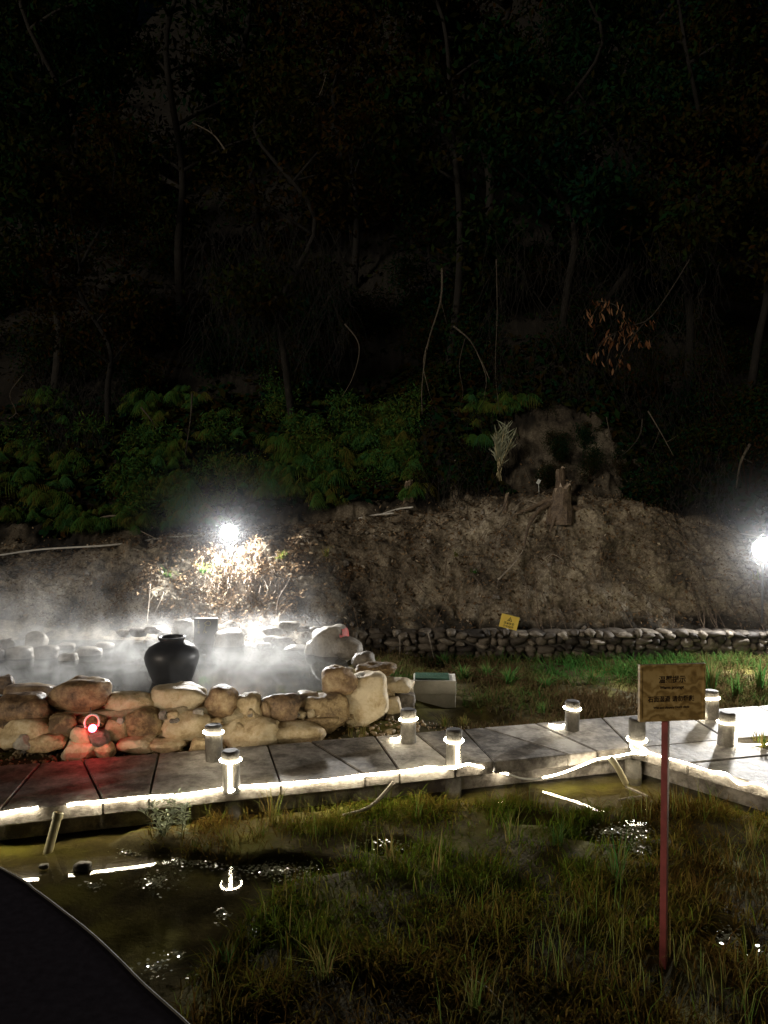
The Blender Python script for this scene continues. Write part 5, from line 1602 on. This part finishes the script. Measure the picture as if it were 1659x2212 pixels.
# dry vine curtains: one tangled mass each
def vine_mass(box, n_, Y0, label, name='dry_vines', r_=.006):
    rb_ = random.Random(int(box[0] + 5)); m_ = MB()
    for k in range(n_):
        u, v = rb_.uniform(box[0], box[2]), rb_.uniform(box[1], box[3])
        p = hill_hit(u, v) if Y0 is None else atd(u, v, Y0 + rb_.uniform(-.3, .5))
        if Y0 is None: p.y -= rb_.uniform(.1, .7); p.z += .1
        L_ = rb_.uniform(.3, 1.2); a = rb_.uniform(-.6, .6)
        P_ = [p]
        for s_ in range(4): P_.append(P_[-1] + Vector((math.sin(a) * L_ * .25 + rb_.gauss(0, .05), rb_.gauss(0, .05), -L_ * .25 + rb_.gauss(0, .05))))
        m_.tube(P_, [r_, r_ * .9, r_ * .8, r_ * .7, r_ * .5], 3, cap=False)
    return meta(m_.build(name, M['bark'], None), label, 'vines', None, 'stuff')
vine_mass((80, 800, 260, 980), 420, None, 'curtain of dry brown vines hanging at the forest edge')
vine_mass((420, 480, 760, 720), 420, 14.2, 'dark mass of dry vines hanging in the middle forest')
vine_mass((1050, 480, 1560, 900), 620, 14.5, 'tangle of dry twigs and vines above the bare upper slope')
vine_mass((900, 900, 1100, 1080), 200, None, 'brown tangle of dry twigs around the pale bamboo foot')
vine_mass((1380, 900, 1560, 1100), 220, None, 'dark tangle of twigs where bank meets the dark shrubs')

# leaf litter, small stones and grass roots on the bank
def scatter_bank(n_, ycond, size, name, mat, label, cat, shape='leaf', zlift=.012):
    rr = np.random.default_rng(n_)
    cand = np.where(ycond(HILL_P))[0]
    ii = rr.choice(cand, n_)
    pos = HILL_P[ii] + rr.normal(size=(n_, 3)) * .03 + HILL_N[ii] * zlift
    nv = HILL_N[ii] + rr.normal(size=(n_, 3)) * .45; nv /= np.linalg.norm(nv, axis=1, keepdims=True)
    d_ = np.cross(nv, rr.normal(size=(n_, 3))); d_ /= np.linalg.norm(d_, axis=1, keepdims=True)
    sd = np.cross(nv, d_)
    ls = size * rr.uniform(.4, 1.4, n_)[:, None]
    V_ = np.stack([pos - d_ * ls * .5, pos + sd * ls * .22 + nv * ls * .12, pos + d_ * ls * .5, pos - sd * ls * .22 + nv * ls * .12], 1).reshape(-1, 3)
    k = np.arange(n_) * 4
    me_ = mesh_np(name, V_, [np.stack([k, k + 1, k + 2, k + 3], 1)]); tint(me_, np.repeat(np.clip(rr.normal(.42, .25, n_), 0, 1), 4))
    return meta(link(name, me_, mat), label, cat, None, 'stuff')
bankzone = lambda P_: (P_[:, 1] < 13.6) & (P_[:, 1] > 10.6) & (np.abs(P_[:, 0]) < 7)
scatter_bank(17000, bankzone, .055, 'leaf_litter', M['litter'], 'dead leaves scattered over the earth bank', 'leaves')
scatter_bank(2600, lambda P_: (P_[:, 1] < 10.9) & (P_[:, 0] > -3.2) & (P_[:, 0] < -0.5), .06, 'shore_litter', M['litter'], 'pale dead leaves on the lit shore behind the pool', 'leaves')
scatter_bank(4200, lambda P_: (P_[:, 1] < 11.9) & (P_[:, 1] > 10.6) & (np.hypot((P_[:, 0] + 2.35) / 1.25, (P_[:, 2] - 1.15) / .7) + 0.75 * fbm(P_, 2.3, 4, 88) < .85), .065, 'dry_brush', M['litter'], 'dry leafy brush hanging under the pool floodlight', 'brush', zlift=.06)
rr = np.random.default_rng(5)
cand = np.where(bankzone(HILL_P))[0]
m_v, m_f = [], []
v0_, f0_ = ico(1)
for k in range(1000):
    i = rr.choice(cand); s_ = .007 + .05 * rr.random() ** 6
    vv = v0_ * (1 + .25 * rr.normal(size=(len(v0_), 1)) * .5) * s_ * rr.uniform(.6, 1.4, 3)
    m_f.append(f0_ + len(v0_) * k); m_v.append(vv + HILL_P[i])
me_ = mesh_np('bank_pebbles', np.concatenate(m_v), [np.concatenate(m_f)])
meta(link('bank_pebbles', me_, M['boulder_grey']), 'small pale pebbles embedded in the earth bank', 'pebbles', None, 'stuff')
m_v, m_f = [], []
for k in range(900):
    t_ = rr.random(); x_ = -3.4 + 4.6 * t_
    y_ = far_y(x_) + 0.03 + .42 * rr.random() * (1 + t_)
    s_ = .008 + .018 * rr.random() ** 2
    vv = v0_ * s_ * rr.uniform(.6, 1.4, 3)
    z_ = float(ground_z(np.array([x_]), np.array([y_]))[0])
    m_f.append(f0_ + len(v0_) * k); m_v.append(vv + np.array([x_, y_, z_ + s_ * .3]))
me_ = mesh_np('gravel', np.concatenate(m_v), [np.concatenate(m_f)])
meta(link('gravel', me_, M['boulder']), 'gravel on the soil strip between boulder wall and walkway', 'gravel', None, 'stuff')
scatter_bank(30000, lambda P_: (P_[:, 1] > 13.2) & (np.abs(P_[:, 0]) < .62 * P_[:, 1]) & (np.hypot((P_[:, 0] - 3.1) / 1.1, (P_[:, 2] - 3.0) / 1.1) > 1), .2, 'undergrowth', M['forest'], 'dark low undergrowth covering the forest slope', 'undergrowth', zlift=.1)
# hanging roots below the floodlight
rb = random.Random(77)
m_ = MB()
for k in range(150):
    u = rb.uniform(430, 625); v = 1180 + rb.uniform(-6, 90)
    p = hill_hit(u, v); p.y -= .1
    P_ = [p]
    a = rb.uniform(-.5, .5)
    for s_ in range(4): P_.append(P_[-1] + Vector((math.sin(a) * .06 + rb.gauss(0, .025), -.03 + rb.gauss(0, .03), -rb.uniform(.02, .11))))
    m_.tube(P_, [.007, .006, .005, .004, .003], 4, cap=False)
meta(m_.build('hanging_roots', M['wood_root'], None), 'pale tangle of roots hanging below the pool floodlight', 'roots', None, 'stuff')
rb = random.Random(31)
m_ = MB()
for k in range(170):
    p = hill_hit(rb.uniform(560, 1640), rb.uniform(1110, 1330))
    P_ = [p + Vector((0, -.03, 0))]
    a = rb.gauss(0, .8); L_ = rb.uniform(.05, .2)
    for s_ in range(4):
        q = P_[-1] + Vector((math.sin(a) * L_, 0, 0)); dz_ = -abs(math.cos(a)) * L_
        a += rb.gauss(0, .35)
        yy_ = q.y + dz_ * .55
        zz_ = float(hz(np.array([q.x]), np.array([yy_]))[0])
        P_.append(Vector((q.x, yy_ - .02, zz_ + .02)))
    r0_ = rb.uniform(.003, .010)
    m_.tube(P_, [r0_, r0_ * .9, r0_ * .75, r0_ * .6, r0_ * .4], 4, cap=False)
meta(m_.build('bank_roots', M['wood_root'], None), 'thin roots and twigs clinging to the earth bank', 'roots', None, 'stuff')
def bank_tuft(u, v, n_b, h, w, spread, label, mat):
    o = tuft(u, v, 0, n_b, h, w, spread, label, mat, curl=.8)
    p = hill_hit(u, v); p.y -= .08; o.location = p
    return o
bank_tuft(365, 1245, 14, .3, .022, 1.2, 'green broad bladed tuft on the bank above the black jar', 'green_grass')
bank_tuft(440, 1235, 20, .3, .02, 1.2, 'green broad bladed tuft on the bank beneath the floodlight', 'green_grass')
bank_tuft(1630, 1250, 14, .25, .02, 1.0, 'pale green blades glaring below the second floodlight', 'pale_grass')
bank_tuft(1025, 1235, 30, .1, .012, 1.2, 'small dark green cushion plant in the bank face', 'green_grass')
bank_tuft(705, 1200, 30, .28, .01, .8, 'dry straw tuft near the crest of the bank', 'pale_grass')
bank_tuft(985, 1200, 24, .22, .01, .9, 'thin dry tuft in the middle of the bank', 'pale_grass')
bank_tuft(610, 1205, 60, .16, .012, 1.2, 'yellow green moss like tuft beside the hanging roots', 'pale_grass')

# ------------------------------------------------------------------ steam over the pool
def steam_mat():
    m = bpy.data.materials.new('steam'); m.use_nodes = True
    nt = m.node_tree; nt.nodes.clear(); L = nt.links.new
    tc = N(nt, 'ShaderNodeTexCoord')
    mp = N(nt, 'ShaderNodeMapping'); mp.inputs['Scale'].default_value = (1.0, 1.0, 0.8)
    L(tc.outputs['Object'], mp.inputs[0])
    n1 = N(nt, 'ShaderNodeTexNoise', i_Scale=2.0, i_Detail=6.0, i_Roughness=0.6, i_Distortion=1.3)
    L(mp.outputs[0], n1.inputs['Vector'])
    r1 = N(nt, 'ShaderNodeMapRange'); r1.inputs['From Min'].default_value = 0.46; r1.inputs['From Max'].default_value = 0.62
    L(n1.outputs['Fac'], r1.inputs['Value'])
    sep = N(nt, 'ShaderNodeSeparateXYZ'); L(tc.outputs['Object'], sep.inputs[0])
    hz_ = N(nt, 'ShaderNodeMapRange', interpolation_type='SMOOTHSTEP'); hz_.inputs['From Min'].default_value = 0.0; hz_.inputs['From Max'].default_value = 0.45; hz_.inputs['To Min'].default_value = 1.0; hz_.inputs['To Max'].default_value = 0.0
    L(sep.outputs['Z'], hz_.inputs['Value'])
    hz2 = N(nt, 'ShaderNodeMapRange', interpolation_type='SMOOTHSTEP'); hz2.inputs['From Min'].default_value = 0.0; hz2.inputs['From Max'].default_value = 1.35; hz2.inputs['To Min'].default_value = 1.0; hz2.inputs['To Max'].default_value = 0.0
    L(sep.outputs['Z'], hz2.inputs['Value'])
    lf = N(nt, 'ShaderNodeMapRange', interpolation_type='SMOOTHSTEP'); lf.inputs['From Min'].default_value = -0.6; lf.inputs['From Max'].default_value = -3.0; lf.inputs['To Min'].default_value = 0.06; lf.inputs['To Max'].default_value = 0.5
    L(sep.outputs['X'], lf.inputs['Value'])
    m2 = N(nt, 'ShaderNodeMath', operation='MULTIPLY'); L(hz2.outputs[0], m2.inputs[0]); L(lf.outputs[0], m2.inputs[1])
    mxx = N(nt, 'ShaderNodeMath', operation='MAXIMUM'); L(hz_.outputs[0], mxx.inputs[0]); L(m2.outputs[0], mxx.inputs[1])
    ex = N(nt, 'ShaderNodeMapRange', interpolation_type='SMOOTHSTEP'); ex.inputs['From Min'].default_value = 2.3; ex.inputs['From Max'].default_value = 1.1; L(sep.outputs['X'], ex.inputs['Value'])
    dn = N(nt, 'ShaderNodeMath', operation='MULTIPLY'); L(r1.outputs[0], dn.inputs[0]); L(mxx.outputs[0], dn.inputs[1])
    dn2 = N(nt, 'ShaderNodeMath', operation='MULTIPLY'); L(dn.outputs[0], dn2.inputs[0]); L(ex.outputs[0], dn2.inputs[1])
    dn3 = N(nt, 'ShaderNodeMath', operation='MULTIPLY'); L(dn2.outputs[0], dn3.inputs[0]); dn3.inputs[1].default_value = 1.1
    yw = N(nt, 'ShaderNodeMapRange', interpolation_type='SMOOTHSTEP'); yw.inputs['From Min'].default_value = -1.5; yw.inputs['From Max'].default_value = -0.2; yw.inputs['To Min'].default_value = 0.3; L(sep.outputs['Y'], yw.inputs['Value'])
    dn4 = N(nt, 'ShaderNodeMath', operation='MULTIPLY'); L(dn3.outputs[0], dn4.inputs[0]); L(yw.outputs[0], dn4.inputs[1])
    pvn = N(nt, 'ShaderNodeVolumePrincipled'); pvn.inputs['Color'].default_value = (0.95, 0.95, 0.95, 1); pvn.inputs['Anisotropy'].default_value = 0.3
    L(dn4.outputs[0], pvn.inputs['Density'])
    o = N(nt, 'ShaderNodeOutputMaterial'); L(pvn.outputs[0], o.inputs['Volume'])
    try: m.cycles.volume_step_rate = 0.25
    except Exception: pass
    return m
m_ = MB()
m_.box((-4.2, -1.75, 0.012), (2.6, 1.85, 1.4))
st_ = m_.build('steam', steam_mat(), None, (-2.6, 8.75, POOL_Z))
meta(st_, 'white steam drifting over the hot pool', 'steam', None, 'stuff')

# thin mist put in to imitate glare around the floodlights
def halo_mat(name, dens):
    m = bpy.data.materials.new(name); m.use_nodes = True
    nt = m.node_tree; nt.nodes.clear(); L = nt.links.new
    tc = N(nt, 'ShaderNodeTexCoord')
    ln = N(nt, 'ShaderNodeVectorMath', operation='LENGTH'); L(tc.outputs['Object'], ln.inputs[0])
    m0 = N(nt, 'ShaderNodeMapRange'); m0.inputs['From Min'].default_value = 0.98; m0.inputs['From Max'].default_value = 0.0
    L(ln.outputs['Value'], m0.inputs['Value'])
    m1 = N(nt, 'ShaderNodeMath', operation='POWER'); L(m0.outputs[0], m1.inputs[0]); m1.inputs[1].default_value = 2.6
    mr = N(nt, 'ShaderNodeMath', operation='MULTIPLY'); L(m1.outputs[0], mr.inputs[0]); mr.inputs[1].default_value = dens
    v = N(nt, 'ShaderNodeVolumePrincipled'); v.inputs['Color'].default_value = (0.93, 0.95, 1.0, 1); v.inputs['Anisotropy'].default_value = 0.2
    L(mr.outputs[0], v.inputs['Density'])
    o = N(nt, 'ShaderNodeOutputMaterial'); L(v.outputs[0], o.inputs['Volume'])
    return m
HALO = halo_mat('halo', 0.019)
for (u, v, yy, sc, lab) in [(495, 1150, 11.5, 2.0, 'faint mist added to imitate glare around the pool floodlight'), (1652, 1186, 11.1, 2.2, 'faint mist added to imitate glare around the bank slope floodlight')]:
    v_, f_ = ico(3)
    me_ = mesh_np('halo', v_, [f_])
    o = meta(link('halo', me_, HALO, None, atd(u, v, yy)), lab, 'halo', None, 'stuff')
    o.scale = (sc, sc, sc * .9)
